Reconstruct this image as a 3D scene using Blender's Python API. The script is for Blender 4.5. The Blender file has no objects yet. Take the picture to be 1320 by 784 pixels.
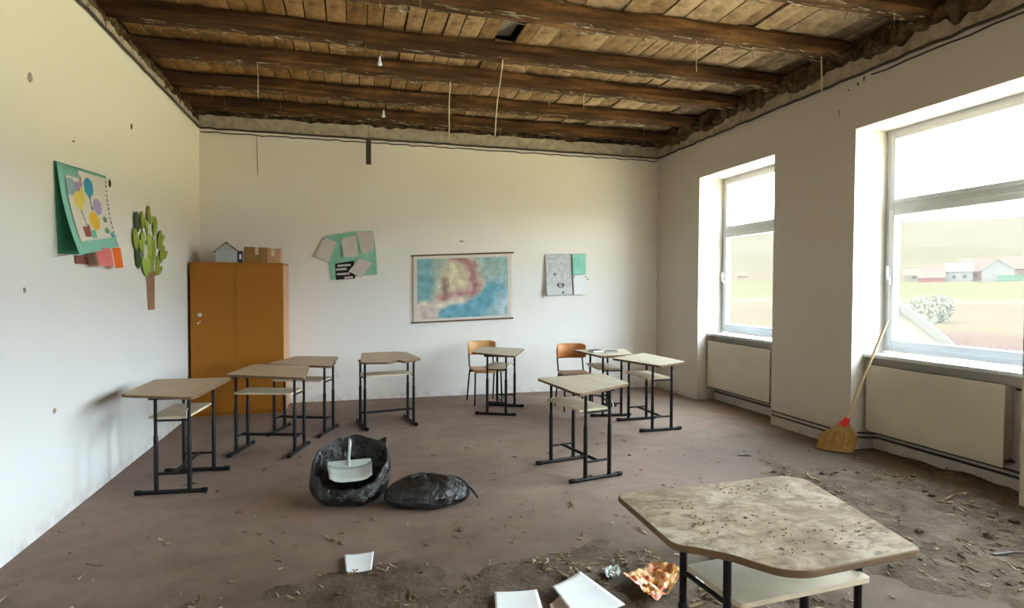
import bpy, bmesh, math, random
from mathutils import Vector, Matrix, noise
random.seed(7)
C = bpy.context.scene.collection
sc = bpy.context.scene
PI = math.pi
# ------------------------------------------------------------------ camera
FPX = 764.69
FWD = Vector((0.26144561, 0.96482128, -0.02767848))
RGT = Vector((0.96521003, -0.26145397, 0.00338039))
UPV = Vector((0.00397518, 0.02759934, 0.99961116))
EYE = Vector((0, 0, 1.5))
cam = bpy.data.cameras.new('camera'); co = bpy.data.objects.new('camera', cam); C.objects.link(co)
co.matrix_world = Matrix(((RGT.x, UPV.x, -FWD.x, EYE.x), (RGT.y, UPV.y, -FWD.y, EYE.y), (RGT.z, UPV.z, -FWD.z, EYE.z), (0, 0, 0, 1)))
cam.sensor_width = 36; cam.lens = FPX / 1320 * 36; cam.clip_start = .05; cam.clip_end = 9000
sc.camera = co
# ------------------------------------------------------------------ sky and exposure (hazy bright day, no direct sun)
w = bpy.data.worlds.new('hazy_sky'); sc.world = w; w.use_nodes = True
bg = w.node_tree.nodes['Background']; bg.inputs[0].default_value = (.78, .90, 1.0, 1); bg.inputs[1].default_value = 16.0
sc.view_settings.view_transform = 'Standard'; sc.view_settings.look = 'None'
sc.view_settings.exposure = 0.98; sc.view_settings.gamma = 1; sc.view_settings.use_curve_mapping = False
sc.cycles.max_bounces = 12; sc.cycles.diffuse_bounces = 8; sc.cycles.caustics_reflective = False; sc.cycles.caustics_refractive = False
sc.cycles.sample_clamp_indirect = 6

XL, XR, YB, ZC, XN, XO = -1.805, 4.474, 8.115, 3.45, 4.744, 4.925
YF = -2.6                                  # wall behind the camera
WIN = [(5.55, 7.0), (3.02, 4.47), (.49, 1.94), (-2.04, -.59)]   # window bays along the right wall
WT = 2.965
for i, (a, b) in enumerate(WIN):           # sky portals (the first two emit nothing, they only guide sampling)
    l = bpy.data.lights.new('window_portal', 'AREA'); l.shape = 'RECTANGLE'; l.size = 2.05; l.size_y = b - a
    l.cycles.is_portal = i < 2
    if i >= 2: l.name = 'window_daylight'; l.energy = 54; l.color = (.88, .94, 1)      # fill lamps added at the unseen bays beside and behind the camera
    o = bpy.data.objects.new(l.name, l); C.objects.link(o)
    o.location = (4.98, (a + b) / 2, 1.95); o.rotation_euler = (0, PI / 2, 0)

def ray(x, y):
    return FWD + RGT * ((x - 660) / FPX) - UPV * ((y - 392) / FPX)
def onx(x, y, X): d = ray(x, y); return EYE + d * (X / d.x)
def ony(x, y, Y): d = ray(x, y); return EYE + d * (Y / d.y)
def onz(x, y, z): d = ray(x, y); return EYE + d * ((z - 1.5) / d.z)

# ------------------------------------------------------------------ materials
def lin(c):
    return tuple(((v / 255) / 12.92 if v <= 10 else (((v / 255) + .055) / 1.055) ** 2.4) for v in c)
MATS = {}
class N:
    def __init__(s, name, rough=.8, spec=.3, metal=0):
        s.m = bpy.data.materials.new(name); s.m.use_nodes = True; s.t = s.m.node_tree
        s.b = s.t.nodes['Principled BSDF']; s.b.inputs['Roughness'].default_value = rough
        s.b.inputs['Specular IOR Level'].default_value = spec; s.b.inputs['Metallic'].default_value = metal
        s.co = s.t.nodes.new('ShaderNodeTexCoord'); MATS[name] = s.m
    def n(s, typ, **k):
        x = s.t.nodes.new('ShaderNode' + typ)
        for a, b in k.items():
            if a in x.inputs: x.inputs[a].default_value = b
            else: setattr(x, a, b)
        return x
    def l(s, a, b): s.t.links.new(a, b)
    def noise(s, scale, detail=4, rough=.55, stretch=None, coord='Object', dist=0):
        x = s.n('TexNoise', Scale=scale, Detail=detail, Roughness=rough, Distortion=dist)
        src = s.co.outputs[coord]
        if stretch:
            mp = s.n('Mapping'); mp.inputs['Scale'].default_value = stretch; s.l(src, mp.inputs[0]); src = mp.outputs[0]
        s.l(src, x.inputs['Vector']); return x.outputs['Fac']
    def ramp(s, fac, *stops):
        r = s.n('ValToRGB'); e = r.color_ramp.elements
        while len(e) < len(stops): e.new(.5)
        for i, (p, c) in enumerate(stops):
            e[i].position = p; e[i].color = (*(c if isinstance(c, tuple) else (c, c, c)), 1)
        s.l(fac, r.inputs[0]); return r.outputs[0]
    def mix(s, fac, a, b, mode='MIX'):
        x = s.n('Mix', data_type='RGBA', blend_type=mode)
        for v, i in ((fac, 0), (a, 6), (b, 7)):
            if hasattr(v, 'links'): s.l(v, x.inputs[i])
            else: x.inputs[i].default_value = v if i == 0 else (*v, 1)
        return x.outputs[2]
    def col(s, c):
        if hasattr(c, 'links'): s.l(c, s.b.inputs['Base Color'])
        else: s.b.inputs['Base Color'].default_value = (*c, 1)
        return s
    def bump(s, h, dist=.01, strength=.6):
        x = s.n('Bump', Strength=strength, Distance=dist); s.l(h, x.inputs['Height']); s.l(x.outputs[0], s.b.inputs['Normal']); return s
def flat(name, rgb, rough=.7, spec=.3, metal=0, var=.12, scale=8, bump=0):
    s = N(name, rough, spec, metal); c = lin(rgb); f = s.noise(scale)
    s.col(s.ramp(f, (.3, tuple(v * (1 - var) for v in c)), (.7, tuple(min(1, v * (1 + var)) for v in c))))
    if bump: s.bump(s.noise(scale * 6), bump)
    return s.m

def wall_mat(name, base, warm, z0, z1):
    s = N(name, .9, .15)
    f = s.noise(1.3, 5); fine = s.noise(14, 4)
    a = s.mix(f, tuple(v * .95 for v in base), tuple(min(1, v * 1.03) for v in base))
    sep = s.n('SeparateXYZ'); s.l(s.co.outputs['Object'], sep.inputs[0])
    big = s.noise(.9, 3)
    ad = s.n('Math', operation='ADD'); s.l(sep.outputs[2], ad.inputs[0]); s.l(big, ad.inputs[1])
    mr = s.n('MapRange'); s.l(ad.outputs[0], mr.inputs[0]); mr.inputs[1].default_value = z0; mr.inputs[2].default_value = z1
    c = s.mix(mr.outputs[0], a, warm)                       # warm bounced light painted into the colour higher up the wall
    spots = s.ramp(s.noise(3.4, 6, .7), (.70, 0.0), (.78, 1.0))
    m = s.n('Math', operation='MULTIPLY'); s.l(spots, m.inputs[0]); m.inputs[1].default_value = .10
    c = s.mix(m.outputs[0], c, lin((120, 105, 85)))
    # scuffed dirty foot of the wall
    mr2 = s.n('MapRange'); s.l(sep.outputs[2], mr2.inputs[0]); mr2.inputs[1].default_value = .12; mr2.inputs[2].default_value = .0
    m2 = s.n('Math', operation='MULTIPLY'); s.l(mr2.outputs[0], m2.inputs[0]); s.l(s.ramp(s.noise(9, 5), (.45, 0.0), (.65, .35)), m2.inputs[1])
    c = s.mix(m2.outputs[0], c, lin((130, 112, 92)))
    s.col(c); s.bump(s.noise(5, 6, .6), .006, .5)
    return s.m
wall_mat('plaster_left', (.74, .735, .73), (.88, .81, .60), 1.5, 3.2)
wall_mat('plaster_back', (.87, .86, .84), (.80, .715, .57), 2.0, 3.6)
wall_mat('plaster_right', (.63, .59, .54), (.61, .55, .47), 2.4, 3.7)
s = N('raw_plaster', .95, .1)
s.col(s.ramp(s.noise(9, 7, .65), (.30, lin((138, 122, 98))), (.5, lin((172, 156, 130))), (.7, lin((188, 173, 148))))).bump(s.noise(18, 6), .02)
s = N('mud_brick', 1, .05)
s.col(s.ramp(s.noise(7, 7, .7), (.35, lin((46, 34, 22))), (.6, lin((104, 84, 58))), (.75, lin((140, 120, 92))))).bump(s.noise(22, 6), .03)
s = N('attic_dark', 1, .05); s.col(lin((88, 74, 60)))

def wood_mat(name, c0, c1, c2, stretch, grey=None):
    s = N(name, .85, .15)
    info = s.n('ObjectInfo')
    g = s.noise(6, 7, .65, stretch, dist=.4)
    c = s.ramp(g, (.3, c0), (.5, c1), (.72, c2))
    if grey:
        geo = s.n('NewGeometry'); sp = s.n('SeparateXYZ'); s.l(geo.outputs['Position'], sp.inputs[0])
        rr = s.n('Math', operation='MULTIPLY_ADD'); s.l(info.outputs['Random'], rr.inputs[0]); rr.inputs[1].default_value = 2.6; s.l(sp.outputs[0], rr.inputs[2])
        mr = s.n('MapRange'); s.l(rr.outputs[0], mr.inputs[0]); mr.inputs[1].default_value = .4; mr.inputs[2].default_value = 5.2; mr.inputs[4].default_value = .75
        c = s.mix(mr.outputs[0], c, grey)
    br = s.n('MapRange'); s.l(info.outputs['Random'], br.inputs[0]); br.inputs[3].default_value = .62; br.inputs[4].default_value = 1.22
    cm = s.n('CombineColor'); [s.l(br.outputs[0], cm.inputs[i]) for i in range(3)]
    c = s.mix(1.0, c, cm.outputs[0], 'MULTIPLY')
    stain = s.ramp(s.noise(2.6, 8, .75), (.44, 0.0), (.64, .8))
    c = s.mix(stain, c, lin((72, 50, 28)))
    s.col(c); s.bump(g, .008)
    return s.m
wood_mat('plank_wood', lin((128, 90, 48)), lin((188, 140, 82)), lin((222, 182, 124)), (1, .12, 1), lin((176, 156, 126)))
wood_mat('beam_wood', lin((40, 27, 15)), lin((92, 62, 36)), lin((158, 112, 66)), (.16, 1.3, 1.3))

s = N('floor_paint', .8, .15)
f = s.noise(.8, 6, .6); g = s.noise(5, 7, .7)
c = s.ramp(f, (.32, lin((124, 108, 99))), (.5, lin((140, 121, 110))), (.68, lin((150, 133, 122))))
c = s.mix(s.ramp(g, (.45, 0.0), (.75, .5)), c, lin((106, 90, 78)))
c = s.mix(s.ramp(s.noise(1.7, 5, .6, dist=.5), (.58, 0.0), (.70, .4)), c, lin((148, 104, 94)))
sep = s.n('SeparateXYZ'); s.l(s.co.outputs['Object'], sep.inputs[0])
def span(src, a, b):
    mr = s.n('MapRange'); s.l(src, mr.inputs[0]); mr.inputs[1].default_value = a; mr.inputs[2].default_value = b; return mr.outputs[0]
def op(o_, a, b):
    x = s.n('Math', operation=o_)
    for k_, v in enumerate((a, b)):
        if hasattr(v, 'links'): s.l(v, x.inputs[k_])
        else: x.inputs[k_].default_value = v
    return x.outputs[0]
near = span(sep.outputs[1], 4.6, 2.6); right = op('MULTIPLY', span(sep.outputs[0], 2.0, 3.8), span(sep.outputs[1], 6.5, 4.6))
dust = op('ADD', op('MAXIMUM', near, right), op('MULTIPLY', op('SUBTRACT', s.noise(1.6, 7, .7), .5), 1.6))
c = s.mix(s.ramp(dust, (.25, 0.0), (.95, .9)), c, lin((88, 77, 66)))          # trodden dust round the fallen soil
s.col(c); s.bump(g, .004)
s = N('soil', .95, .1)
s.col(s.ramp(s.noise(6, 8, .7), (.3, lin((76, 66, 56))), (.5, lin((96, 84, 73))), (.7, lin((116, 104, 92))))).bump(s.noise(40, 5), .02)
s = N('straw', .85, .2)
s.col(s.ramp(s.noise(14, 3), (.35, lin((78, 62, 42))), (.55, lin((140, 122, 92))), (.72, lin((204, 194, 170)))))
s = N('laminate', .5, .35)
c = s.ramp(s.noise(5, 6, .6, (1, .2, 1)), (.3, lin((174, 150, 124))), (.7, lin((196, 174, 148))))
c = s.mix(s.ramp(s.noise(3, 6, .7), (.5, 0.0), (.75, .5)), c, lin((212, 200, 180)))
s.col(c)
s = N('laminate_pale', .5, .35)
c = s.ramp(s.noise(5, 6, .6, (1, .2, 1)), (.3, lin((176, 165, 143))), (.7, lin((196, 186, 165))))
s.col(c)
s = N('laminate_dusty', .8, .25)
c = s.ramp(s.noise(4, 7, .7, dist=.6), (.3, lin((132, 114, 90))), (.5, lin((176, 160, 136))), (.66, lin((206, 196, 178))))
c = s.mix(s.ramp(s.noise(11, 7, .75, (1.6, 1, 1), dist=1.0), (.46, 0.0), (.64, .85)), c, lin((112, 94, 72)))
s.col(c); s.bump(s.noise(20, 6), .006)
flat('board_edge', (118, 92, 66), .7)
flat('shelf_laminate', (206, 190, 164), .55)
s = N('tube_metal', .5, .3, .0)
s.col(s.ramp(s.noise(12, 5), (.4, lin((18, 14, 13))), (.7, lin((36, 28, 24)))))
flat('sleeve_metal', (16, 14, 15), .5, .3)
flat('rubber', (14, 12, 12), .8); flat('bright_wire', (190, 190, 186), .3, .6, .6)
flat('chair_ply', (200, 148, 92), .4, .45, 0, .15, 3); flat('chair_ply_red', (178, 112, 56), .4, .45, 0, .15, 3)
flat('ochre_paint', (158, 98, 8), .5, .4, 0, .06, 2, .001); flat('ochre_side', (206, 158, 118), .6)  # side colour made paler to hold the light from the windows
flat('dark_gap', (40, 28, 12), .9); flat('lock_metal', (214, 208, 200), .3, .6, .5)
flat('cardboard', (150, 112, 66), .85, .2, 0, .15, 9); flat('cardboard_light', (192, 148, 112), .85); flat('tape', (214, 196, 168), .4)
flat('model_grey', (168, 172, 170), .7); flat('model_roof', (112, 78, 52), .8); flat('model_navy', (40, 44, 74), .5); flat('paper_white', (232, 236, 240), .8, .2, 0, .03)
flat('sheet_green', (140, 196, 170), .8); flat('sheet_green_dark', (88, 160, 130), .85); flat('sheet_mint', (140, 206, 188), .8)
flat('paper_grey', (206, 196, 190), .85, .2, 0, .04); flat('paper_pink', (222, 122, 112), .85); flat('paper_orange', (236, 112, 40), .85); flat('paper_brown', (150, 92, 78), .85)
flat('leaf_olive', (146, 158, 58), .85); flat('leaf_bright', (160, 184, 78), .85); flat('leaf_dark', (66, 86, 50), .85); flat('leaf_pale', (212, 216, 184), .85)
flat('trunk_paper', (160, 120, 92), .85); flat('rod_wood', (110, 88, 70), .6)
flat('pvc', (196, 199, 204), .35, .45, 0, .03); flat('sill_white', (214, 218, 220), .5, .4, 0, .06, 6)
flat('radiator_enamel', (206, 200, 182), .45, .4, 0, .05, 3); flat('radiator_side', (170, 160, 142), .5); flat('pipe_dark', (66, 53, 41), .5, .4)
flat('broom_straw', (188, 152, 92), .9, .1, 0, .25, 30); flat('collar_red', (206, 40, 36), .5); flat('broom_stick', (206, 178, 138), .6)
flat('dustpan_grey', (184, 192, 188), .45); flat('print_black', (36, 30, 30), .8)
s = N('bag_film', .22, .6); s.col(lin((22, 20, 20))); s.bump(s.noise(9, 5, .6, dist=1.2), .05, .8)
s = N('wrapper', .3, .5); s.col(s.ramp(s.noise(9, 3, .5, dist=1), (.38, lin((176, 84, 66))), (.48, lin((214, 160, 90))), (.6, lin((226, 190, 140))), (.7, lin((210, 110, 96))))); s.bump(s.noise(16, 4), .02)
s = N('vertex_print', .8, .2); a = s.n('Attribute', attribute_name='Col'); s.col(a.outputs['Color'])
s = N('terrain', 1, .0); a = s.n('Attribute', attribute_name='Col'); s.col(a.outputs['Color'])
flat('reed_pale', (214, 196, 160), .8)
flat('crumbs', (140, 118, 90), .95)
flat('plank_grey', (150, 140, 126), .9, .1, 0, .1, 5)
# window glass: clear, with a faint translucent veil standing in for outdoor haze
s = N('glass_pane'); t = s.t; t.nodes.remove(s.b)
tr = s.n('BsdfTransparent', Color=(.95, .97, .96, 1)); gl = s.n('BsdfGlossy', Roughness=.02); tl = s.n('BsdfTranslucent', Color=(.9, .9, .88, 1))
m1 = s.n('MixShader', Fac=.010); s.l(tr.outputs[0], m1.inputs[1]); s.l(tl.outputs[0], m1.inputs[2])
fr = s.n('LayerWeight', Blend=.5); pw = s.n('Math', operation='POWER'); s.l(fr.outputs['Facing'], pw.inputs[0]); pw.inputs[1].default_value = 5; ml = s.n('Math', operation='MULTIPLY'); s.l(pw.outputs[0], ml.inputs[0]); ml.inputs[1].default_value = .5; m2 = s.n('MixShader'); s.l(ml.outputs[0], m2.inputs[0]); s.l(m1.outputs[0], m2.inputs[1]); s.l(gl.outputs[0], m2.inputs[2])
s.l(m2.outputs[0], t.nodes['Material Output'].inputs[0])
def ext(name, rgb): flat(name, tuple(v * k3 for v, k3 in zip(rgb, (.50, .47, .45))), .95, .05, 0, .08, .3)
ext('ext_white', (128, 128, 124)); ext('ext_cream', (126, 122, 108)); ext('ext_brown_roof', (110, 92, 84)); ext('ext_orange', (128, 96, 80))
ext('ext_red', (130, 72, 68)); ext('ext_yellow', (128, 120, 80)); ext('ext_grey_roof', (98, 100, 100)); ext('ext_green', (82, 122, 98)); ext('ext_window', (70, 74, 76)); ext('ext_foliage', (150, 156, 138)); ext('ext_trunk', (80, 72, 60))

# ------------------------------------------------------------------ mesh helpers
class MB:
    def __init__(s): s.v = []; s.f = []; s.sm = set(); s.mi = []; s.cur = 0
    def add(s, vs, fs, smooth=False):
        o = len(s.v); s.v += [tuple(p) for p in vs]
        for f in fs:
            if smooth: s.sm.add(len(s.f))
            s.f.append([i + o for i in f]); s.mi.append(s.cur)
        return s
    def box(s, x0, x1, y0, y1, z0, z1, M=None):
        vs = [Vector((x, y, z)) for z in (z0, z1) for y in (y0, y1) for x in (x0, x1)]
        if M: vs = [M @ p for p in vs]
        return s.add(vs, [(0, 2, 3, 1), (4, 5, 7, 6), (0, 1, 5, 4), (2, 6, 7, 3), (0, 4, 6, 2), (1, 3, 7, 5)])
    def bar(s, a, b, w, h=None, up=(0, 0, 1)):
        a, b = Vector(a), Vector(b); h = h or w; d = (b - a).normalized(); u = Vector(up)
        if abs(d.dot(u)) > .99: u = Vector((1, 0, 0))
        x = d.cross(u).normalized(); y = x.cross(d).normalized()
        vs = [p + x * (i * w / 2) + y * (j * h / 2) for p in (a, b) for i, j in ((-1, -1), (1, -1), (1, 1), (-1, 1))]
        return s.add(vs, [(0, 3, 2, 1), (4, 5, 6, 7), (0, 1, 5, 4), (1, 2, 6, 5), (2, 3, 7, 6), (3, 0, 4, 7)])
    def tube(s, pts, r, n=8, caps=True):
        pts = [Vector(p) for p in pts]; rs = r if isinstance(r, (list, tuple)) else [r] * len(pts); rings = []; u = None
        for i, p in enumerate(pts):
            d = (pts[min(i + 1, len(pts) - 1)] - pts[max(i - 1, 0)]).normalized()
            if u is None: u = Vector((0, 0, 1)) if abs(d.z) < .9 else Vector((1, 0, 0))
            x = d.cross(u).normalized(); y = x.cross(d).normalized(); u = y
            rings.append([p + (x * math.cos(t) + y * math.sin(t)) * rs[i] for t in [2 * PI * k / n for k in range(n)]])
        vs = [q for g in rings for q in g]; fs = []
        for i in range(len(pts) - 1):
            for k in range(n):
                a = i * n + k; b = i * n + (k + 1) % n; fs.append((a, b, b + n, a + n))
        s.add(vs, fs, True)
        if caps: s.add(rings[0], [tuple(range(n))[::-1]]); s.add(rings[-1], [tuple(range(n))])
        return s
    def prism(s, poly, a, b):
        """poly: list of 2D; a,b: functions 2D->3D for the two faces"""
        n = len(poly); vs = [a(p) for p in poly] + [b(p) for p in poly]
        fs = [tuple(range(n))[::-1], tuple(range(n, 2 * n))] + [(i, (i + 1) % n, n + (i + 1) % n, n + i) for i in range(n)]
        return s.add(vs, fs)
    def mesh(s, name, mats):
        me = bpy.data.meshes.new(name); me.from_pydata(s.v, [], s.f)
        for m in (mats if isinstance(mats, (list, tuple)) else [mats]): me.materials.append(MATS[m])
        for i, p in enumerate(me.polygons):
            p.material_index = s.mi[i]
            if i in s.sm: p.use_smooth = True
        bm = bmesh.new(); bm.from_mesh(me); bmesh.ops.recalc_face_normals(bm, faces=bm.faces); bm.to_mesh(me); bm.free()
        return me
    def build(s, name, mat, parent=None):
        return link(name, s.mesh(name, mat), parent)
def link(name, me, parent=None):
    o = bpy.data.objects.new(name, me); C.objects.link(o)
    if parent: o.parent = parent
    return o
def bev(o, w=.004, seg=2):
    m = o.modifiers.new('bevel', 'BEVEL'); m.width = w; m.segments = seg; m.limit_method = 'ANGLE'; m.angle_limit = .7; return o
def tag(o, label=None, cat=None, group=None, kind=None):
    if label: o['label'] = label
    if cat: o['category'] = cat
    if group: o['group'] = group
    if kind: o['kind'] = kind
    return o
def thing(name, label, cat, loc=(0, 0, 0), rz=0, group=None):
    o = bpy.data.objects.new(name, None); C.objects.link(o); o.location = loc; o.rotation_euler = (0, 0, rz); o.empty_display_size = .1
    return tag(o, label, cat, group)
def struct(o): o['kind'] = 'structure'; return o
def rounded(poly, r, seg=5):
    out = []; n = len(poly)
    for i in range(n):
        p = Vector(poly[i][:2]); a = Vector(poly[i - 1][:2]); b = Vector(poly[(i + 1) % n][:2])
        rr = r[i] if isinstance(r, (list, tuple)) else r
        if rr <= 0: out.append(p); continue
        A = p + (a - p).normalized() * min(rr, (a - p).length * .45); B = p + (b - p).normalized() * min(rr, (b - p).length * .45)
        for k in range(seg + 1):
            t = k / seg; out.append(A * (1 - t) ** 2 + p * 2 * t * (1 - t) + B * t * t)
    return out
def plate(poly, z0, z1, name, mat, parent=None, M=None):
    m = MB(); m.prism(poly, lambda p: Vector((p[0], p[1], z0)), lambda p: Vector((p[0], p[1], z1)))
    return m.build(name, mat, parent)

# ------------------------------------------------------------------ room shell
ground_floor = MB().box(XL - .3, XO, YF - .3, YB + .3, -.25, 0).build('floor', 'floor_paint'); struct(ground_floor)

def ragged_strip(axis, fixed, a, b, z0, ztop, th, mat, name, parent, step=.05, amp=.03, seed=0, bulge=.0):
    """a strip of old plaster with a broken upper edge; axis 'x' runs along X on plane y=fixed, th goes into the room"""
    n = int(abs(b - a) / step); m = MB(); vs = []
    for i in range(n + 1):
        t = a + (b - a) * i / n; zt = ztop(t) + amp * (noise.noise((t * 3.1, seed, 0)) + .8 * noise.noise((t * 11, seed, 2)))
        for (o, z) in ((0, z0), (0, (z0 + zt) / 2), (0, zt), (-th, zt + .01), (-th, z0)):
            oo = o + (bulge * noise.noise((t * 7, z * 9, seed)) if o == 0 else 0)
            vs.append((t, fixed - oo if False else fixed + oo, z) if axis == 'x' else (fixed + oo, t, z))
    fs = []
    for i in range(n):
        for k in range(5):
            p, q = i * 5 + k, i * 5 + (k + 1) % 5; fs.append((p, q, q + 5, p + 5))
    m.add(vs, fs, False); return m.build(name, mat, parent)

wb = MB().box(XL - .3, XO, YB, YB + .3, 0, ZC).build('wall_back', 'plaster_back'); struct(wb)
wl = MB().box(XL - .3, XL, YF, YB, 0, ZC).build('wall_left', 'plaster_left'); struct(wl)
wf = MB().box(XL - .3, XO, YF - .3, YF, 0, 4.2).build('wall_front', 'plaster_back'); struct(wf)
m = MB()
edges = sorted(WIN)
ys = [YF] + [v for e in edges for v in e] + [YB]
for i in range(0, len(ys), 2): m.box(XR, XO, ys[i], ys[i + 1], 0, ZC)
for a, b in edges:
    m.box(XR, XO, a, b, WT, ZC); m.box(XN, XO, a, b, 0, .87)
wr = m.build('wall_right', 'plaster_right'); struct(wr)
# unpainted band above the line of the vanished ceiling, broken along its upper edge
ragged_strip('x', YB - .004, XL, XR, ZC, lambda t: 3.62, -.28, 'raw_plaster', 'broken_plaster_edge', wb, seed=1, bulge=.008)
ragged_strip('y', XL + .004, YF, YB, ZC, lambda t: 3.535, .28, 'raw_plaster', 'broken_plaster_edge', wl, amp=.05, seed=3, bulge=.02)
ragged_strip('y', XR - .004, YF, YB, ZC, lambda t: 3.63, -.28, 'raw_plaster', 'broken_plaster_edge', wr, amp=.05, seed=5, bulge=.012)
# wall tops in the dark behind the beams
MB().box(XL - .3, XO, YB + .16, YB + .3, ZC, 4.2).build('masonry_top', 'mud_brick', wb)
MB().box(XL - .3, XL - .16, YF, YB + .16, ZC, 4.2).build('masonry_top', 'mud_brick', wl)
MB().box(XR + .2, XO, YF, YB + .16, ZC, 4.2).build('masonry_top', 'mud_brick', wr)

def lumpy(cells, name, mat, parent, kind='stuff'):
    m = MB()
    for (x, y, z, sx, sy, sz) in cells:
        bm = bmesh.new(); bmesh.ops.create_icosphere(bm, subdivisions=2, radius=1)
        vs = []
        for v in bm.verts:
            k = 1 + .45 * noise.noise(v.co * 1.7 + Vector((x * 9, y * 7, z * 5)))
            vs.append((x + v.co.x * sx * k, y + v.co.y * sy * k, z + v.co.z * sz * k))
        m.add(vs, [[v.index for v in f.verts] for f in bm.faces]); bm.free()
    o = m.build(name, mat, parent); o['kind'] = kind; return o
BEAMS = [7.93, 7.13, 6.25, 5.51, 4.635, 3.77, 2.9, 2.02, 1.15, .28, -.6, -1.45, -2.3]
cl = []
for y in [v * .16 - 2.4 for v in range(66)]:
    near = min(abs(y - b) for b in BEAMS)
    k = 1 if near > .22 else .45
    cl.append((XR + .06, y, 3.66, .16, .14, .10 * k + .04)); cl.append((XR + .12, y + .07, 3.76, .12, .12, .08))
    if random.random() < .6: cl.append((XR - .02 + random.uniform(-.04, .04), y, 3.70, .05, .06, .04))
lumpy(cl, 'mud_infill', 'mud_brick', wr)
cl = [(XL - .12, v * .17 - 2.4, 3.56 + random.uniform(-.02, .03), .13, .12, .10) for v in range(62)]
lumpy(cl, 'mud_infill', 'mud_brick', wl)
cl = [(XL + v * .2, YB + .12, 3.66, .14, .1, .09) for v in range(33)]
lumpy(cl, 'mud_infill', 'mud_brick', wb)

ceil = MB().box(XL - .3, XO, YF - .3, YB + .3, 4.05, 4.2).build('ceiling', 'attic_dark'); struct(ceil)
# ceiling boards: lengths that meet over the beams, gaps between them
o = MB().box(-.09, .09, 0, .9, 0, .022).build('plank', 'plank_grey', ceil); o.location = (1.37, 4.6, 3.88)
o['label'] = 'grey board set higher, seen through the gap of a missing board'
rows = [(YF, 2.9), (2.9, 4.635), (4.635, 6.25), (6.25, YB + .15)]
for (y0, y1) in rows:
    x = XL - .14
    while x < XR + .2:
        wd = random.uniform(.135, .205)
        dz = random.uniform(0, .018); g = random.uniform(.004, .016); tl = random.uniform(-.012, .012)
        a0, a1 = y0 + random.uniform(-.03, .03), y1 + random.uniform(-.03, .03)
        if y0 == 4.635 and 1.30 < x + wd / 2 < 1.44: a0 = 5.47
        L = a1 - a0; mm = MB()
        vs = []
        for yy in (0, L / 2, L):
            bow = random.uniform(-.006, .006)
            for (xx, zz) in ((g / 2, 0), (wd - g / 2, tl), (wd - g / 2, tl + .024), (g / 2, .024)): vs.append((xx, yy, zz + bow))
        fs = [(0, 1, 2, 3), (8, 11, 10, 9)]
        for i in (0, 4):
            for k in range(4): fs.append((i + k, i + 4 + k, i + 4 + (k + 1) % 4, i + (k + 1) % 4))
        mm.add(vs, fs); o = mm.build('plank', 'plank_wood', ceil); o.location = (x, a0, 3.805 + dz)
        x += wd
def beam_mesh(seed, half=.085, z0=3.655, z1=3.805):
    n = 90; x0, x1 = XL - .15, XR + .15; prof = []
    w_, h_ = half, (z1 - z0) / 2
    for k in range(14):
        t = 2 * PI * k / 14; cx, cz = math.cos(t), math.sin(t); q = (abs(cx) ** 5 + abs(cz) ** 5) ** (-1 / 5); prof.append((cx * q * w_, cz * q * h_))
    m = MB(); vs = []
    for i in range(n + 1):
        x = x0 + (x1 - x0) * i / n; sy = .018 * noise.noise((x * .5, seed, 0)); szz = .012 * noise.noise((x * .7, seed, 5))
        for k, (a, b) in enumerate(prof):
            d = 1 + .14 * noise.noise((x * 2.4, k * .9, seed)) + .07 * noise.noise((x * 9, k * 1.7, seed))
            vs.append((x, a * d + sy, min(b * d + szz, h_ + .004)))
    fs = []
    for i in range(n):
        for k in range(14): fs.append((i * 14 + k, i * 14 + (k + 1) % 14, (i + 1) * 14 + (k + 1) % 14, (i + 1) * 14 + k))
    m.add(vs, fs, False); m.add(vs[:14], [tuple(range(14))]); m.add(vs[-14:], [tuple(range(14))[::-1]])
    return m
for i, b in enumerate(BEAMS):
    o = beam_mesh(i * 3.7 + 1, .085 if i else .07).build('beam', 'beam_wood', ceil); o.location = (0, b, 3.73 if i else 3.715)
# broken laths, reed ends and cobwebs left on the beams
m = MB()
for b in BEAMS[:8]:
    for k in range(200):
        x = random.uniform(XL + .1, XR - .1)
        if random.random() > .45 + .55 * noise.noise((x * 1.2, b, 3)): continue
        y = b + random.uniform(-.10, .10); L = random.uniform(.03, .22); a = random.uniform(-.25, .25)
        m.bar((x, y, 3.652 + random.uniform(-.01, .004)), (x + L * math.cos(a), y + L * math.sin(a) * .4, 3.648 + random.uniform(-.012, .006)), random.uniform(.006, .016), .004)
    for k in range(26):
        x = random.uniform(XL + .1, XR - .1); y = b + random.uniform(-.09, .09); L = abs(random.gauss(.04, .07)) + .02
        m.tube([(x, y, 3.66), (x + random.uniform(-.02, .02), y + random.uniform(-.02, .02), 3.66 - L)], .0022, 4)
o = m.build('lath_remnants', 'straw', ceil); o['kind'] = 'stuff'

# conduit line and cable round the room where the ceiling used to be
def trim(name, pts, r, mat='pipe_dark'):
    return struct(MB().tube(pts, r, 6).build(name, mat))
def wob(a, b, n, amp, seed):
    a, b = Vector(a), Vector(b)
    return [a.lerp(b, i / n) + Vector((0, 0, amp * noise.noise((i * .7, seed, 0)))) for i in range(n + 1)]
trim('trim_1', wob((XL + .02, YB - .02, ZC), (XR - .02, YB - .02, ZC), 60, .014, 1), .012)
trim('trim_2', wob((XL + .02, YB - .015, ZC - .045), (XR - .02, YB - .015, ZC - .045), 70, .022, 2), .007)
trim('trim_3', wob((XL + .02, YF, ZC), (XL + .02, YB - .02, ZC), 80, .012, 3), .012)
trim('trim_4', wob((XR - .02, YF, ZC - .005), (XR - .02, YB - .02, ZC - .005), 90, .022, 4), .013)
trim('trim_5', wob((XR - .012, YF, ZC - .045), (XR - .012, 4.3, ZC - .05), 40, .02, 6), .007)

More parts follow.
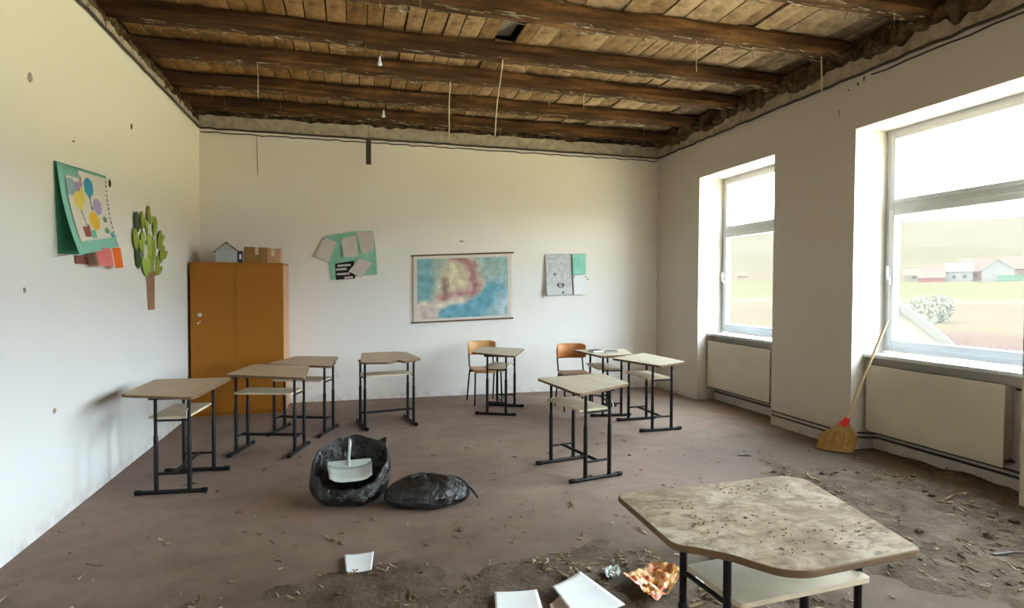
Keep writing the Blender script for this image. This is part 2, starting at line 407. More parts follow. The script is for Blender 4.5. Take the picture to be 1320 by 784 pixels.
# small blemishes of the walls: nails and chips
def chip(p, nrm, w, h, mat, parent, name='plaster_chip'):
    n = Vector(nrm); u = Vector((0, 0, 1)).cross(n).normalized(); m = MB(); k = 9
    poly = [(math.cos(2 * PI * i / k) * w * random.uniform(.6, 1.1), math.sin(2 * PI * i / k) * h * random.uniform(.6, 1.1)) for i in range(k)]
    m.prism(poly, lambda q: p + u * q[0] + Vector((0, 0, q[1])), lambda q: p + u * q[0] * .7 + Vector((0, 0, q[1] * .7)) + n * .008)
    return m.build(name, mat, parent)
for (x, y, w_, h_, mt) in ((38, 100, .03, .04, 'raw_plaster'), (141, 237, .018, .035, 'mud_brick'), (169, 163, .012, .025, 'mud_brick'), (94, 182, .008, .008, 'mud_brick'), (70, 530, .02, .02, 'raw_plaster'), (31, 374, .01, .02, 'raw_plaster')):
    chip(onx(x, y, XL), (1, 0, 0), w_, h_, mt, wl)
for (x, y, w_, h_, mt) in ((595, 311, .045, .015, 'raw_plaster'),):
    chip(ony(x, y, YB), (0, -1, 0), w_, h_, mt, wb)
for (x, y, w_, h_, mt) in ((1106, 108, .012, .02, 'mud_brick'), (1114, 101, .008, .03, 'mud_brick'), (1082, 146, .012, .04, 'raw_plaster'), (1094, 116, .008, .01, 'mud_brick')):
    chip(onx(x, y, XR), (-1, 0, 0), w_, h_, mt, wr)

# ------------------------------------------------------------------ windows
GX = 4.86
def window(i, a, b):
    e = bpy.data.objects.new('window_%d' % i, None); C.objects.link(e); e.location = (GX, (a + b) / 2, .92); struct(e)
    h = (b - a) / 2; Z0, Z1 = .0, WT - .92 + .005
    def fr(name, y0, y1, z0, z1, t, x0, x1, par=e):
        m = MB(); m.box(x0, x1, y0, y0 + t, z0, z1); m.box(x0, x1, y1 - t, y1, z0, z1); m.box(x0, x1, y0 + t, y1 - t, z0, z0 + t); m.box(x0, x1, y0 + t, y1 - t, z1 - t, z1)
        return bev(m.build(name, 'pvc', par), .006)
    fr('window_frame', -h, h, Z0, Z1, .055, -.02, .05)
    bev(MB().box(-.02, .05, -h + .055, h - .055, 1.30, 1.365).build('transom', 'pvc', e), .006)
    up = fr('fanlight_frame', -h + .05, h - .05, 1.36, Z1 - .05, .045, -.03, .035)
    lo = fr('sash', -h + .05, h - .05, .05, 1.31, .058, -.04, .035)
    MB().box(0, .006, -h + .09, h - .09, 1.40, Z1 - .09).build('pane', 'glass_pane', up)
    MB().box(0, .006, -h + .1, h - .1, .1, 1.26).build('pane', 'glass_pane', lo)
    m = MB(); m.box(-.052, -.04, h - .09, h - .064, .62, .70); m.box(-.075, -.052, h - .084, h - .07, .66, .675); m.box(-.085, -.07, h - .087, h - .067, .67, .79)
    bev(m.build('handle', 'pvc', lo), .004)
    bev(MB().box(4.605 - GX, 4.90 - GX, -h + .002, h - .002, -.052, -.018).build('window_sill', 'sill_white', e), .008)
for i, (a, b) in enumerate(WIN): window(i + 1, a, b)

# radiators, one per bay
def radiator(y0, y1, label, side_pipe=True):
    t = thing('radiator', label, 'radiator', (4.66, (y0 + y1) / 2, .19), 0, 'radiators in the window niches')
    h = (y1 - y0) / 2; H = .61
    bev(MB().box(-.062, -.048, -h, h, 0, H).build('front_panel', 'radiator_enamel', t), .006)
    bev(MB().box(.03, .044, -h + .02, h - .02, .01, H - .01).build('back_panel', 'radiator_enamel', t), .006)
    m = MB(); m.box(-.05, .035, -h + .01, -h + .02, .01, H - .012); o = m.build('side_cover', 'radiator_side', t)
    MB().box(-.05, .035, h - .02, h - .01, .01, H - .012).build('side_cover', 'radiator_side', t)
    m = MB()
    for k in range(int(2 * h / .03)): m.box(-.05, .03, -h + .03 + k * .03, -h + .045 + k * .03, H - .015, H - .008)
    m.box(-.05, -.042, -h + .02, h - .02, H - .02, H - .006); m.box(.022, .03, -h + .02, h - .02, H - .02, H - .006)
    m.build('top_grille', 'radiator_side', t)
    MB().box(.044, .082, -h + .2, -h + .23, .1, H - .1).build('bracket', 'radiator_side', t); MB().box(.044, .082, h - .23, h - .2, .1, H - .1).build('bracket', 'radiator_side', t)
    m = MB(); m.tube([(0, -h - .005, .05), (0, -h - .035, .05)], .014); m.tube([(-.02, -h - .012, .05), (-.05, -h - .012, .05)], .012); m.build('valve', 'pipe_dark', t)
    return t
radiator(5.74, 6.96, 'cream panel radiator under the far narrow-looking window')
radiator(3.22, 4.425, 'large cream panel radiator under the near window, beside the broom')
# heating pipes along the foot of the right wall
t = thing('heating_pipe', 'pair of thin dark heating pipes along the foot of the window wall', 'pipe', (XN, 5, 0))
def rel(pts, o=(XN, 5, 0)): return [Vector(p) - Vector(o) for p in pts]
for dz, nm in ((.115, 'return_pipe'), (.155, 'flow_pipe')):
    pts = [(4.715, 6.96, dz)]
    for (y, x) in ((5.62, 4.715), (5.50, 4.452), (4.52, 4.452), (4.40, 4.715), (3.06, 4.715), (2.95, 4.452), (2.0, 4.452), (1.9, 4.715), (.55, 4.715), (.42, 4.452), (-.5, 4.452)): pts.append((x, y, dz))
    MB().tube(rel(pts), .010 if dz < .14 else .008, 8).build(nm, 'pipe_dark', t)
m = MB(); m.tube(rel([(4.70, 3.10, .15), (4.70, 3.10, .77), (4.69, 3.2, .77)]), .011, 8); m.tube(rel([(4.70, 3.10, .10), (4.70, 3.10, .19)]), .02, 8); m.build('riser', 'pipe_dark', t)
m = MB(); m.tube(rel([(4.72, 5.70, .155), (4.70, 5.70, .24)]), .010, 8); m.build('riser', 'pipe_dark', t)

# ------------------------------------------------------------------ student desks
FS, FL, LH = .53, .49, .112
K = {}
def K_(key, fn, mat):
    if key not in K: K[key] = fn().mesh(key, mat)
    return K[key]
def desk(label, px, py, rot, toppx, zt=.73, topmat='laminate', rr=.045, hook=1, belly=None, shelfmat='shelf_laminate'):
    """two H-shaped tube side frames on floor bars, shelf, stretcher and a board top"""
    t = thing('student_desk', label, 'desk', (px, py, 0), rot, 'student desks')
    for sy in (-1, 1):
        y = sy * FS / 2
        for sx in (-1, 1):
            x = .012 + sx * LH
            lg = link('leg', K_('leg_tube', lambda: MB().tube([(0, 0, .40), (0, 0, zt - .022)], .0125, 8), 'tube_metal'), t); lg.location = (x, y, 0)
            sl = link('leg_sleeve', K_('leg_sleeve', lambda: MB().tube([(0, 0, .028), (0, 0, .415), (0, 0, .43)], [.0165, .0165, .0135], 8), 'sleeve_metal'), lg)
        ft = link('foot_bar', K_('foot_bar', lambda: MB().tube([(-FL / 2 + .02, 0, .017), (FL / 2 - .02, 0, .017)], .0155, 8), 'tube_metal'), t); ft.location = (0, y, 0)
        for sx in (-1, 1):
            cp = link('foot_cap', K_('foot_cap', lambda: MB().tube([(-.022, 0, .0185), (.018, 0, .0185), (.022, 0, .017)], [.0185, .0185, .010], 8), 'rubber'), ft); cp.location = (sx * (FL / 2 - .022), 0, 0); cp.rotation_euler = (0, 0, 0 if sx > 0 else PI)
        cb = link('cross_bar', K_('cross_bar', lambda: MB().tube([(-LH, 0, 0), (LH, 0, 0)], .010, 8), 'tube_metal'), t); cb.location = (.012, y, .15)
        tr_ = link('top_rail', K_('top_rail', lambda: MB().bar((-LH - .04, 0, 0), (LH + .04, 0, 0), .028, .02), 'tube_metal'), t); tr_.location = (.012, y, zt - .033)
        sr = link('shelf_rail', K_('shelf_rail', lambda: MB().tube([(-LH, 0, 0), (LH, 0, 0)], .008, 8), 'tube_metal'), t); sr.location = (.012, y, .535)
    link('stretcher', K_('stretcher', lambda: MB().tube([(.012, -FS / 2, .15), (.012, FS / 2, .15)], .013, 8), 'tube_metal'), t)
    sh = link('shelf', K_('shelf' + shelfmat, lambda: MB().prism(rounded([(-.155, -FS / 2 + .005), (.115, -FS / 2 + .005), (.115, FS / 2 - .005), (-.155, FS / 2 - .005)], .02), lambda p: Vector((p[0], p[1], 0)), lambda p: Vector((p[0], p[1], .016))), shelfmat), t)
    sh.location = (0, 0, .545)
    P = []
    M = Matrix.Rotation(-rot, 4, 'Z') @ Matrix.Translation((-px, -py, 0))
    for q in toppx:
        w3 = onz(q[0], q[1], zt) if len(q) == 2 else Vector((q[0], q[1], zt)); P.append((M @ w3)[:2])
    # order counter-clockwise
    ar = sum(P[i - 1][0] * P[i][1] - P[i][0] * P[i - 1][1] for i in range(len(P)))
    if ar < 0: P = P[::-1]
    poly = rounded(P, rr)
    m = MB(); m.prism(poly, lambda p: Vector((p[0], p[1], zt - .022)), lambda p: Vector((p[0], p[1], zt)))
    o = bev(m.build('tabletop', [topmat, 'board_edge'], t), .003, 1)
    for p in o.data.polygons: p.material_index = 0 if p.normal.z > .5 else 1
    hk = link('bag_hook', K_('bag_hook', lambda: MB().tube([(0, 0, 0), (0, -.02, -.005), (0, -.034, -.03), (0, -.03, -.055), (0, -.046, -.06), (0, -.056, -.045)], .003, 6), 'bright_wire'), t)
    hk.location = (.012 + LH, -hook * .0 - FS / 2 - .012, .62)
    if hook < 0: hk.location = (.012 - LH, FS / 2 + .012, .62); hk.rotation_euler = (0, 0, PI)
    hk['label'] = 'bright bent wire bag hook'
    return t
desk('pinkish beige desk nearest the left wall, standing in front of the ochre wardrobe', -1.235, 5.01, -.10, [(154, 508.5), (200, 489), (299, 486.5), (249, 512)], hook=1)
desk('beige desk left of centre whose top overlaps the desk behind it', -.719, 5.77, 1.285, [(290, 483), (393, 487), (399, 471), (327, 469.5)])
desk('beige desk just right of the ochre wardrobe, half hidden by a nearer desk', -.48, 6.455, 1.22, [(343, 469), (427, 472), (436, 459.5), (382, 459)])
desk('beige desk below the collage with white sheets, standing alone', .371, 6.592, -1.374, [(464.5, 467.2), (466, 455), (510, 453.2), (524, 454), (543, 462), (521, 466), (514, 464.2), (500, 466.8)], rr=[.0, .03, .05, .03, .02, .0, .0, .05][::1])
desk('beige desk below the map, pushed in front of the light wooden chair', 1.748, 6.977, -.46, [(608, 454), (621.5, 446.8), (676, 449.2), (664, 459)], topmat='laminate_pale')
desk('pale desk in the middle of the room, standing nearest of the right-hand desks', 1.79, 4.526, .195, [(691.5, 487.2), (776.5, 481.2), (812, 494), (747, 508)], topmat='laminate_pale')
desk('pale desk nearest the far window, right of the other desks', 3.127, 5.834, .02, [(788, 461.5), (830, 455), (884, 466), (851, 471.5)], topmat='laminate_pale')
desk('far right pale desk with black notebooks lying on its top', 2.95, 6.607, -.117, [(739.5, 451), (774, 459), (816, 457), (806, 449.5)], topmat='laminate_pale')
d9 = desk('large-looking dusty desk close to the camera at the lower right', 1.362, 1.669, 1.636,
     [(1012, 612.5), (1042, 618.5), (1190, 708), (1123, 721), (1043.5, 737), (1008, 735), (980, 727), (945, 716), (905, 707), (868, 702), (.95, 2.02, 0)], topmat='laminate_dusty', rr=[.04, .04, .05, .0, .05, .04, .04, .04, .03, .04, .05])
# dirt lying on the near desk
m = MB()
for k in range(260):
    x = random.uniform(1.04, 1.64); y = random.uniform(1.40, 1.99)
    if noise.noise((x * 5, y * 7, 1)) < random.uniform(-.1, .25) or y > 2.05 - .55 * max(0, x - 1.45): continue
    a = random.gauss(-.3, .5); L = abs(random.gauss(.002, .004)) + .002; r_ = random.uniform(.0008, .002)
    m.bar((x, y, .7305 + r_), (x + L * math.cos(a), y + L * math.sin(a), .7305 + r_), r_ * 2, r_ * 2)
o = m.build('tabletop_dirt', 'crumbs'); tag(o, 'scattered dry dirt and straw bits on the dusty near desk', 'dirt', kind='stuff')

# notebooks on the far right desk
for (p, q, r_, lab) in (((768, 452.5), (.16, .11), .3, 'small black notebook lying at the left of the far right desk'), ((788, 453.5), (.15, .09), -.2, 'thin dark book lying at the right of the far right desk')):
    c0 = onz(p[0], p[1], .74); t = thing('notebook', lab, 'notebook', (c0.x, c0.y, .7305), r_)
    bev(MB().box(-q[0] / 2, q[0] / 2, -q[1] / 2, q[1] / 2, .020, .022).build('cover', 'print_black', t), .001, 1)
    MB().box(-q[0] / 2, q[0] / 2, -q[1] / 2, q[1] / 2, 0, .002).build('cover', 'print_black', t)
    MB().box(-q[0] / 2 + .003, q[0] / 2 - .003, -q[1] / 2 + .003, q[1] / 2 - .003, .002, .020).build('pages', 'paper_white', t)

# ------------------------------------------------------------------ school chairs (facing -Y before turning)
def chair(label, x, y, rz, ply):
    t = thing('school_chair', label, 'chair', (x, y, 0), rz, 'wooden school chairs')
    m = MB(); n = 10; vs = []            # seat: curved plywood, rolled front edge
    for j in range(9):
        v = j / 8; yy = -.19 + .36 * v; z = .445 + .012 * (1 - math.sin(PI * v)) - (.03 * max(0, .15 - v) / .15)
        for i in range(n + 1):
            u = i / n * 2 - 1; vs.append((u * (.19 - .012 * v), yy, z + .006 * u * u))
    W = n + 1; top = len(vs); vs2 = vs + [(a, b, c - .011) for a, b, c in vs]
    fs = []
    for j in range(8):
        for i in range(n):
            a = j * W + i; fs += [(a, a + 1, a + W + 1, a + W), (top + a, top + a + W, top + a + W + 1, top + a + 1)]
    ring = list(range(W)) + [j * W + n for j in range(1, 9)] + [8 * W + i for i in range(n - 1, -1, -1)] + [j * W for j in range(7, 0, -1)]
    for i in range(len(ring)): a, b = ring[i], ring[(i + 1) % len(ring)]; fs.append((a, top + a, top + b, b))
    m.add(vs2, fs, True); m.build('seat', ply, t)
    m = MB(); vs = []; n = 14; prof = [(.61, 0), (.63, -.006), (.70, -.01), (.77, 0), (.795, .006)]
    for (z, o_) in prof:
        for i in range(n + 1):
            u = i / n * 2 - 1; zz = z
            if z > .78: zz = z - .02 * max(0, abs(u) - .8) / .2
            if z < .62: zz = z + .015 * max(0, abs(u) - .8) / .2
            vs.append((u * .19, .205 - .055 * u * u * u * u - .02 * u * u + o_, zz))
    W = n + 1; top = len(vs); vs2 = vs + [(a, b + .010, c) for a, b, c in vs]; fs = []
    for j in range(len(prof) - 1):
        for i in range(n):
            a = j * W + i; fs += [(a, a + 1, a + W + 1, a + W), (top + a, top + a + W, top + a + W + 1, top + a + 1)]
    J = len(prof) - 1
    ring = list(range(W)) + [j * W + n for j in range(1, J + 1)] + [J * W + i for i in range(n - 1, -1, -1)] + [j * W for j in range(J - 1, 0, -1)]
    for i in range(len(ring)): a, b = ring[i], ring[(i + 1) % len(ring)]; fs.append((a, top + a, top + b, b))
    m.add(vs2, fs, True); m.build('backrest', ply, t)
    for s_ in (-1, 1):
        MB().tube([(s_ * .165, -.14, .435), (s_ * .17, -.15, .40), (s_ * .18, -.165, .0)], .011, 8).build('leg', 'tube_metal', t)
        MB().tube([(s_ * .165, .13, .435), (s_ * .17, .15, .38), (s_ * .18, .24, .0)], .011, 8).build('leg', 'tube_metal', t)
        MB().tube([(s_ * .165, -.14, .428), (s_ * .165, .13, .428)], .010, 8).build('seat_rail', 'tube_metal', t)
        MB().tube([(s_ * .165, .12, .43), (s_ * .165, .16, .46), (s_ * .165, .20, .60), (s_ * .165, .212, .74)], .010, 8).build('back_support', 'tube_metal', t)
    MB().tube([(-.17, .14, .40), (.17, .14, .40)], .009, 8).build('cross_rail', 'tube_metal', t)
    return t
chair('light wooden chair behind the desk under the map', 1.672, 7.50, .06, 'chair_ply')
chair('orange-brown wooden chair behind the middle desk, left of the notebook desk', 2.665, 6.86, -.06, 'chair_ply_red')

# ------------------------------------------------------------------ ochre wardrobe and what stands on it
t = thing('wardrobe', 'tall ochre painted two-door wardrobe in the back left corner', 'wardrobe', (-1.275, 7.79, 0))
X0, X1, Y0, Y1, H = -.50, .50, -.31, .31, 1.78
m = MB(); m.box(X0, X0 + .02, Y0 + .02, Y1, .0, H - .02); m.box(X0, X1, Y0, Y1, H - .02, H); m.box(X0 + .02, X1 - .02, Y0 + .03, Y1, .05, .07); m.box(X0 + .02, X1 - .02, Y1 - .01, Y1, .07, H - .02)
m.box(X0 + .02, X1 - .02, Y0 + .03, Y0 + .05, 0, .05); m.build('body', 'ochre_paint', t)
o = MB().box(X1 - .02, X1, Y0 + .02, Y1, 0, H - .02).build('side_panel', 'ochre_side', t); o['label'] = 'paler peach side panel'
for s_, nm in ((-1, 'l'), (1, 'r')):
    a, b = (X0 + .002, -.022) if s_ < 0 else (-.016, X1 - .002)
    d = bev(MB().box(a, b, Y0 - .0, Y0 + .018, .045, H - .022).build('door', 'ochre_paint', t), .003, 1)
    if s_ < 0:
        hd = MB().tube([(-.40, Y0, 1.175), (-.40, Y0 - .012, 1.175), (-.40, Y0 - .014, 1.175)], [.024, .022, .010], 10).build('lock', 'lock_metal', d); hd['label'] = 'round pale lock rosette'
        MB().tube([(-.415, Y0, 1.08), (-.415, Y0 - .01, 1.08)], .011, 8).build('latch_screw', 'lock_metal', d)
        MB().tube([(-.395, Y0, 1.10), (-.395, Y0 - .01, 1.10)], .008, 8).build('latch_screw', 'lock_metal', d)
MB().box(-.026, -.012, Y0 - .004, Y0 + .004, .045, H - .022).build('door_strip', 'ochre_paint', t)
# model house of card
t = thing('model_house', 'small grey cardboard model house with brown roof on the wardrobe', 'model', (-1.40, 7.62, 1.781), .12)
w2 = .125
m = MB(); m.prism([(-w2, 0), (w2 - .02, 0), (w2 - .02, .13), (-.01, .225), (-w2, .13)], lambda p: Vector((p[0], -.09, p[1])), lambda p: Vector((p[0], .09, p[1]))); m.build('walls', 'model_grey', t)
m = MB(); m.bar((-w2 - .02, 0, .115), (-.005, 0, .237), .22, .008, up=(-.6, 0, .8)); m.bar((-.015, 0, .237), (w2 + .01, 0, .12), .22, .008, up=(.6, 0, .8)); m.build('roof', 'model_roof', t)
m = MB(); m.box(w2 - .015, w2 + .032, -.085, .05, 0, .135); m.build('side_annex', 'model_navy', t)
MB().box(w2 + .002, w2 + .024, -.09, -.084, .04, .10).build('paper_square', 'paper_white', t)
t = thing('cardboard_box', 'brown taped cardboard box at the right of the wardrobe top', 'box', (-1.02, 7.72, 1.781), 0)
bev(MB().box(-.20, .05, -.12, .12, 0, .185).build('carton', 'cardboard', t), .004)
o = bev(MB().box(.052, .20, -.12, .12, 0, .17).build('carton', 'cardboard_light', t), .004); o['label'] = 'paler end carton'
for x, y0, z0, z1 in ((-.06, -.1215, .10, .186), (.12, -.1215, .085, .171)): MB().box(x - .018, x + .018, y0, -.1205, z0, z1).build('tape', 'tape', t)
MB().box(-.20, -.08, -.118, .118, .186, .189).build('flap', 'cardboard', t); MB().box(.06, .2, -.118, .118, .171, .174).build('flap', 'cardboard', t)

# ------------------------------------------------------------------ printed and paper things on the walls
def painted(name, nu, nv, P, colf, parent=None, back=None, mat='vertex_print'):
    """grid sheet; P(u,v)->3D, colf(u,v)->sRGB"""
    vs = [P(i / nu, j / nv) for j in range(nv + 1) for i in range(nu + 1)]
    fs = [(j * (nu + 1) + i, j * (nu + 1) + i + 1, (j + 1) * (nu + 1) + i + 1, (j + 1) * (nu + 1) + i) for j in range(nv) for i in range(nu)]
    me = bpy.data.meshes.new(name); me.from_pydata([tuple(v) for v in vs], [], fs); me.materials.append(MATS[mat])
    ca = me.color_attributes.new('Col', 'FLOAT_COLOR', 'POINT'); data = []
    for j in range(nv + 1):
        for i in range(nu + 1): data += [*lin(colf(i / nu, j / nv)), 1]
    ca.data.foreach_set('color', data)
    for p in me.polygons: p.use_smooth = True
    o = link(name, me, parent)
    if back: md = o.modifiers.new('thickness', 'SOLIDIFY'); md.thickness = back; md.offset = 0
    return o
def mixc(a, b, t): t = max(0, min(1, t)); return tuple(a[i] + (b[i] - a[i]) * t for i in range(3))
def segd(p, a, b):
    ax, ay = a; bx, by = b; dx, dy = bx - ax, by - ay; t = max(0, min(1, ((p[0] - ax) * dx + (p[1] - ay) * dy) / (dx * dx + dy * dy)))
    return math.hypot(p[0] - ax - dx * t, p[1] - ay - dy * t)
def mapcol(u, v):
    f = lambda s_, k=0: noise.fractal((u * s_ * 1.4, v * s_, k), 1, 2, 4)
    edge = min(u, 1 - u, v * .7, (1 - v) * .7)
    if edge < .035 or u > .955: return (222, 214, 204)
    u2, v2 = u + .03 * f(4), v + .03 * f(4, 5)
    c = (150, 190, 196)
    c = mixc(c, (106, 168, 182), 1 - abs(u2 - .12) / .16)                      # blue-green lowland at the left
    c = mixc(c, (196, 196, 172), 1 - max(abs(u2 - .32) / .16, abs(v2 - .4) / .45) ** 2)
    c = mixc(c, (226, 214, 176), 1.3 - math.hypot((u2 - .42) / .16, (v2 - .36) / .25) ** 2)
    d = min(segd((u2, v2), (.42, .04), (.56, .14)), segd((u2, v2), (.56, .14), (.62, .42)), segd((u2, v2), (.62, .42), (.60, .56)), segd((u2, v2), (.60, .58), (.30, .64)))
    d2 = segd((u2, v2), (.30, .36), (.33, .58))
    c = mixc(c, (216, 196, 170), (.13 - d) / .06)
    c = mixc(c, (176, 112, 116), (.085 - d) / .06 * (.75 + .9 * f(9, 2)))
    c = mixc(c, (158, 118, 106), (.05 - d2) / .04 * .8)
    c = mixc(c, (232, 220, 200), (.10 - abs(v2 - .76 + .15 * (u2 - .2))) / .05 * (.75 if u2 < .55 else 0))
    south = segd((u2, v2), (.36, .88), (.56, .88)); south = min(south, segd((u2, v2), (.56, .88), (.82, .58)))
    c = mixc(c, (92, 164, 190), (.15 - south) / .06)
    c = mixc(c, (160, 184, 172), .9 * (1 - math.hypot((u2 - .78) / .2, (v2 - .2) / .25)))
    c = mixc(c, (188, 214, 230), (1 - math.hypot((u2 - .92) / .12, (v2 - .75) / .3)))
    if u2 < .24 and v2 > .78: c = (222, 206, 198)
    c = mixc(c, (204, 206, 200), .22); k = 1 + .14 * f(10, 7) + .05 * f(40, 3)
    return tuple(max(0, min(255, q * k)) for q in c)
ML, MR, MZB, MZT = .794, 2.205, 1.02, 1.925
t = thing('wall_map', 'physical wall map between wooden rods hanging on the back wall', 'map', (1.5, YB, 1.5))
def MP(u, v, off=.012):
    x = ML + .015 + (MR - ML - .03) * u; zt = MZT + .068 * u; zb = MZB + .049 * u
    return Vector((x - 1.5, -off - .012 * math.sin(PI * v) - .004 * math.sin(7 * u), (zt + (zb - zt) * v) - 1.5))
painted('map_sheet', 150, 100, MP, mapcol, t, .0015)
for v in (0, 1):
    a, b = MP(0, v), MP(1, v); e = (b - a).normalized() * .025
    MB().tube([a - e, b + e], .011, 8).build('rod', 'rod_wood', t)

def sheet(name, pts, plane, off, mat, parent, origin, th=.0015, curl=0, label=None):
    """a sheet of paper given by its outline on a wall plane; optional loose lower edge"""
    fn = (lambda x, y, o: onx(x, y, XL + o)) if plane == 'L' else (lambda x, y, o: ony(x, y, YB - o))
    nrm = Vector((1, 0, 0)) if plane == 'L' else Vector((0, -1, 0))
    W = [fn(x, y, off) for x, y in pts]
    zt, zb = max(p.z for p in W), min(p.z for p in W)
    W = [p + nrm * curl * ((zt - p.z) / (zt - zb)) ** 1.5 for p in W]
    m = MB(); n = len(W); O = Vector(origin)
    m.add([p - O for p in W] + [p - O + nrm * th for p in W], [tuple(range(n)), tuple(range(n, 2 * n))[::-1]] + [(i, (i + 1) % n, n + (i + 1) % n, n + i) for i in range(n)])
    o = m.build(name, mat, parent)
    if label: o['label'] = label
    return o
# collage on the back wall
O = Vector((0, YB, 1.9)); t = thing('collage_poster', 'green collage with tilted white sheets on the back wall beside the wardrobe', 'poster', O)
sheet('backing_sheet', [(419, 304), (458, 298), (481, 298), (485, 330), (486, 354), (455, 357), (427, 361), (424, 338), (428, 318)], 'B', .012, 'sheet_green', t, O)
sheet('white_sheet', [(417, 306), (434, 312), (424, 338), (406, 331)], 'B', .02, 'paper_grey', t, O, curl=.03)
sheet('white_sheet', [(440, 308), (459, 303), (462, 331), (443, 332)], 'B', .018, 'paper_grey', t, O, curl=.02)
sheet('white_sheet', [(459, 299), (481, 299), (482, 324), (467, 327)], 'B', .015, 'paper_grey', t, O, curl=.01)
k_ = sheet('black_print', [(432, 340), (456, 336), (458, 359), (433, 361)], 'B', .016, 'print_black', t, O, label='black printed sheet with pale bars')
for yy, x0, x1 in ((341.5, 435, 452), (346.5, 433, 447), (352.5, 434, 451), (357, 444, 455)):
    sheet('pale_bar', [(x0, yy), (x1, yy - 1.2), (x1, yy + 1.4), (x0, yy + 2.6)], 'B', .0185, 'paper_pink' if 0 else 'paper_grey', k_, O)
sheet('white_sheet', [(464, 333), (480, 339), (466, 358), (449, 350)], 'B', .022, 'paper_grey', t, O, curl=.02)
for (x, y) in ((418, 308), (441, 308)): MB().tube([ony(x, y, YB - .022) - O, ony(x, y, YB - .034) - O], .008, 8).build('pin', 'print_black', t)
# small grey poster with mint corner
O = Vector((3.0, YB, 1.7)); t = thing('grey_poster', 'grey drawing sheets with a mint green corner, right of the map', 'poster', O)
def p3c(u, v):
    c = (206, 208, 212); k = noise.fractal((u * 14, v * 14, 1), 1, 2, 3)
    if u < .62: c = mixc(c, (176, 176, 176), .35 + k * .7 if v < .8 else .1)
    if math.hypot((u - .35) / .1, (v - .76) / .06) < 1 and math.hypot((u - .35) / .05, (v - .76) / .03) > 1: c = (60, 56, 56)
    if math.hypot(u - .22, v - .48) < .03 or math.hypot(u - .42, v - .93) < .03: c = (70, 66, 66)
    return c
A_, B_, D_, E_ = ony(703, 328, YB - .03), ony(757, 327, YB - .03), ony(757, 380, YB - .03), ony(704, 381, YB - .03)
painted('drawing_sheet', 40, 40, lambda u, v: (A_.lerp(B_, u)).lerp(E_.lerp(D_, u), v) - O + Vector((0, .018 - .05 * (1 - u) ** 2 * v, 0)), p3c, t, .002)
sheet('mint_sheet', [(738, 328), (754, 328), (755, 353), (739, 354)], 'B', .040, 'sheet_mint', t, O)
sheet('white_sheet', [(739, 355), (758, 354), (757, 380), (740, 380)], 'B', .038, 'paper_white', t, O)
for (x, y) in ((740, 357), (755, 357), (757.5, 360)): MB().tube([ony(x, y, YB - .04) - O, ony(x, y, YB - .05) - O], .009, 8).build('pin', 'print_black', t)
# green board with children's drawing, left wall
O = Vector((XL, 4.9, 2.0)); t = thing('drawing_board', 'green sheet with a flower and balloon drawing hanging off the left wall', 'poster', O)
sheet('backing_sheet', [(70, 207), (136, 227), (140, 300), (112, 329), (76, 327)], 'L', .008, 'sheet_green_dark', t, O)
TL, TR = onx(73, 209, XL + .02), onx(137, 229, XL + .02); BL, BR = onx(103, 329, XL + .15), onx(153, 318, XL + .06)
def FP(u, v, d=0):
    p = TL.lerp(TR, u).lerp(BL.lerp(BR, u), v); return p - O + Vector((d - .02 * math.sin(PI * v), 0, 0))
m_ = painted('front_sheet', 10, 10, lambda u, v: FP(u, v), lambda u, v: (138, 196, 170), t, .002)
def ell(u, v, cu, cv, ru, rv): return math.hypot((u - cu) / ru, (v - cv) / rv) < 1
def drawc(u, v):
    c = (226, 218, 198)
    for (cu, cv, ru, rv, cc) in ((.08, .16, .13, .14, (150, 180, 182)), (.26, .17, .1, .12, (172, 148, 168)), (.24, .36, .14, .15, (228, 206, 96)), (.50, .22, .12, .14, (66, 160, 184)), (.66, .50, .12, .13, (176, 162, 190)),
                              (.50, .72, .13, .14, (238, 194, 60)), (.80, .70, .06, .05, (120, 130, 90)), (.78, .88, .07, .05, (110, 160, 110)), (.9, .96, .05, .05, (70, 170, 190))):
        if ell(u, v, cu, cv, ru, rv): c = cc
    if abs(u - .50 - (v - .45) * .1) < .014 and .36 < v < .56: c = (60, 60, 60)
    if .14 < u < .34 and .78 < v < .95: c = (160, 88, 76)
    if abs(u - .24 - .2 * (v - .6)) < .012 and .5 < v < .78: c = (120, 130, 90)
    if .30 < u < .46 and .86 < v < .98: c = (120, 190, 160)
    if abs(u - .97) < .03 and int(v * 26) % 2: c = (120, 110, 100)
    return c
wh = painted('drawing', 50, 60, lambda u, v: FP(.10 + .88 * u + .0 * v, .02 + .84 * v if u > .28 else .12 + .74 * v, .004 + .003), drawc, t, .001)
sheet('note_sheet', [(122, 318), (143, 321), (147, 343), (128, 343)], 'L', .10, 'paper_pink', t, O, label='pink paper strip')
sheet('note_sheet', [(144, 320), (155, 319), (159, 345), (149, 346)], 'L', .08, 'paper_orange', t, O, label='orange paper strip')
sheet('note_sheet', [(97, 329), (113, 331), (114, 341), (98, 340)], 'L', .01, 'paper_brown', t, O, label='dim pinkish brown strip')
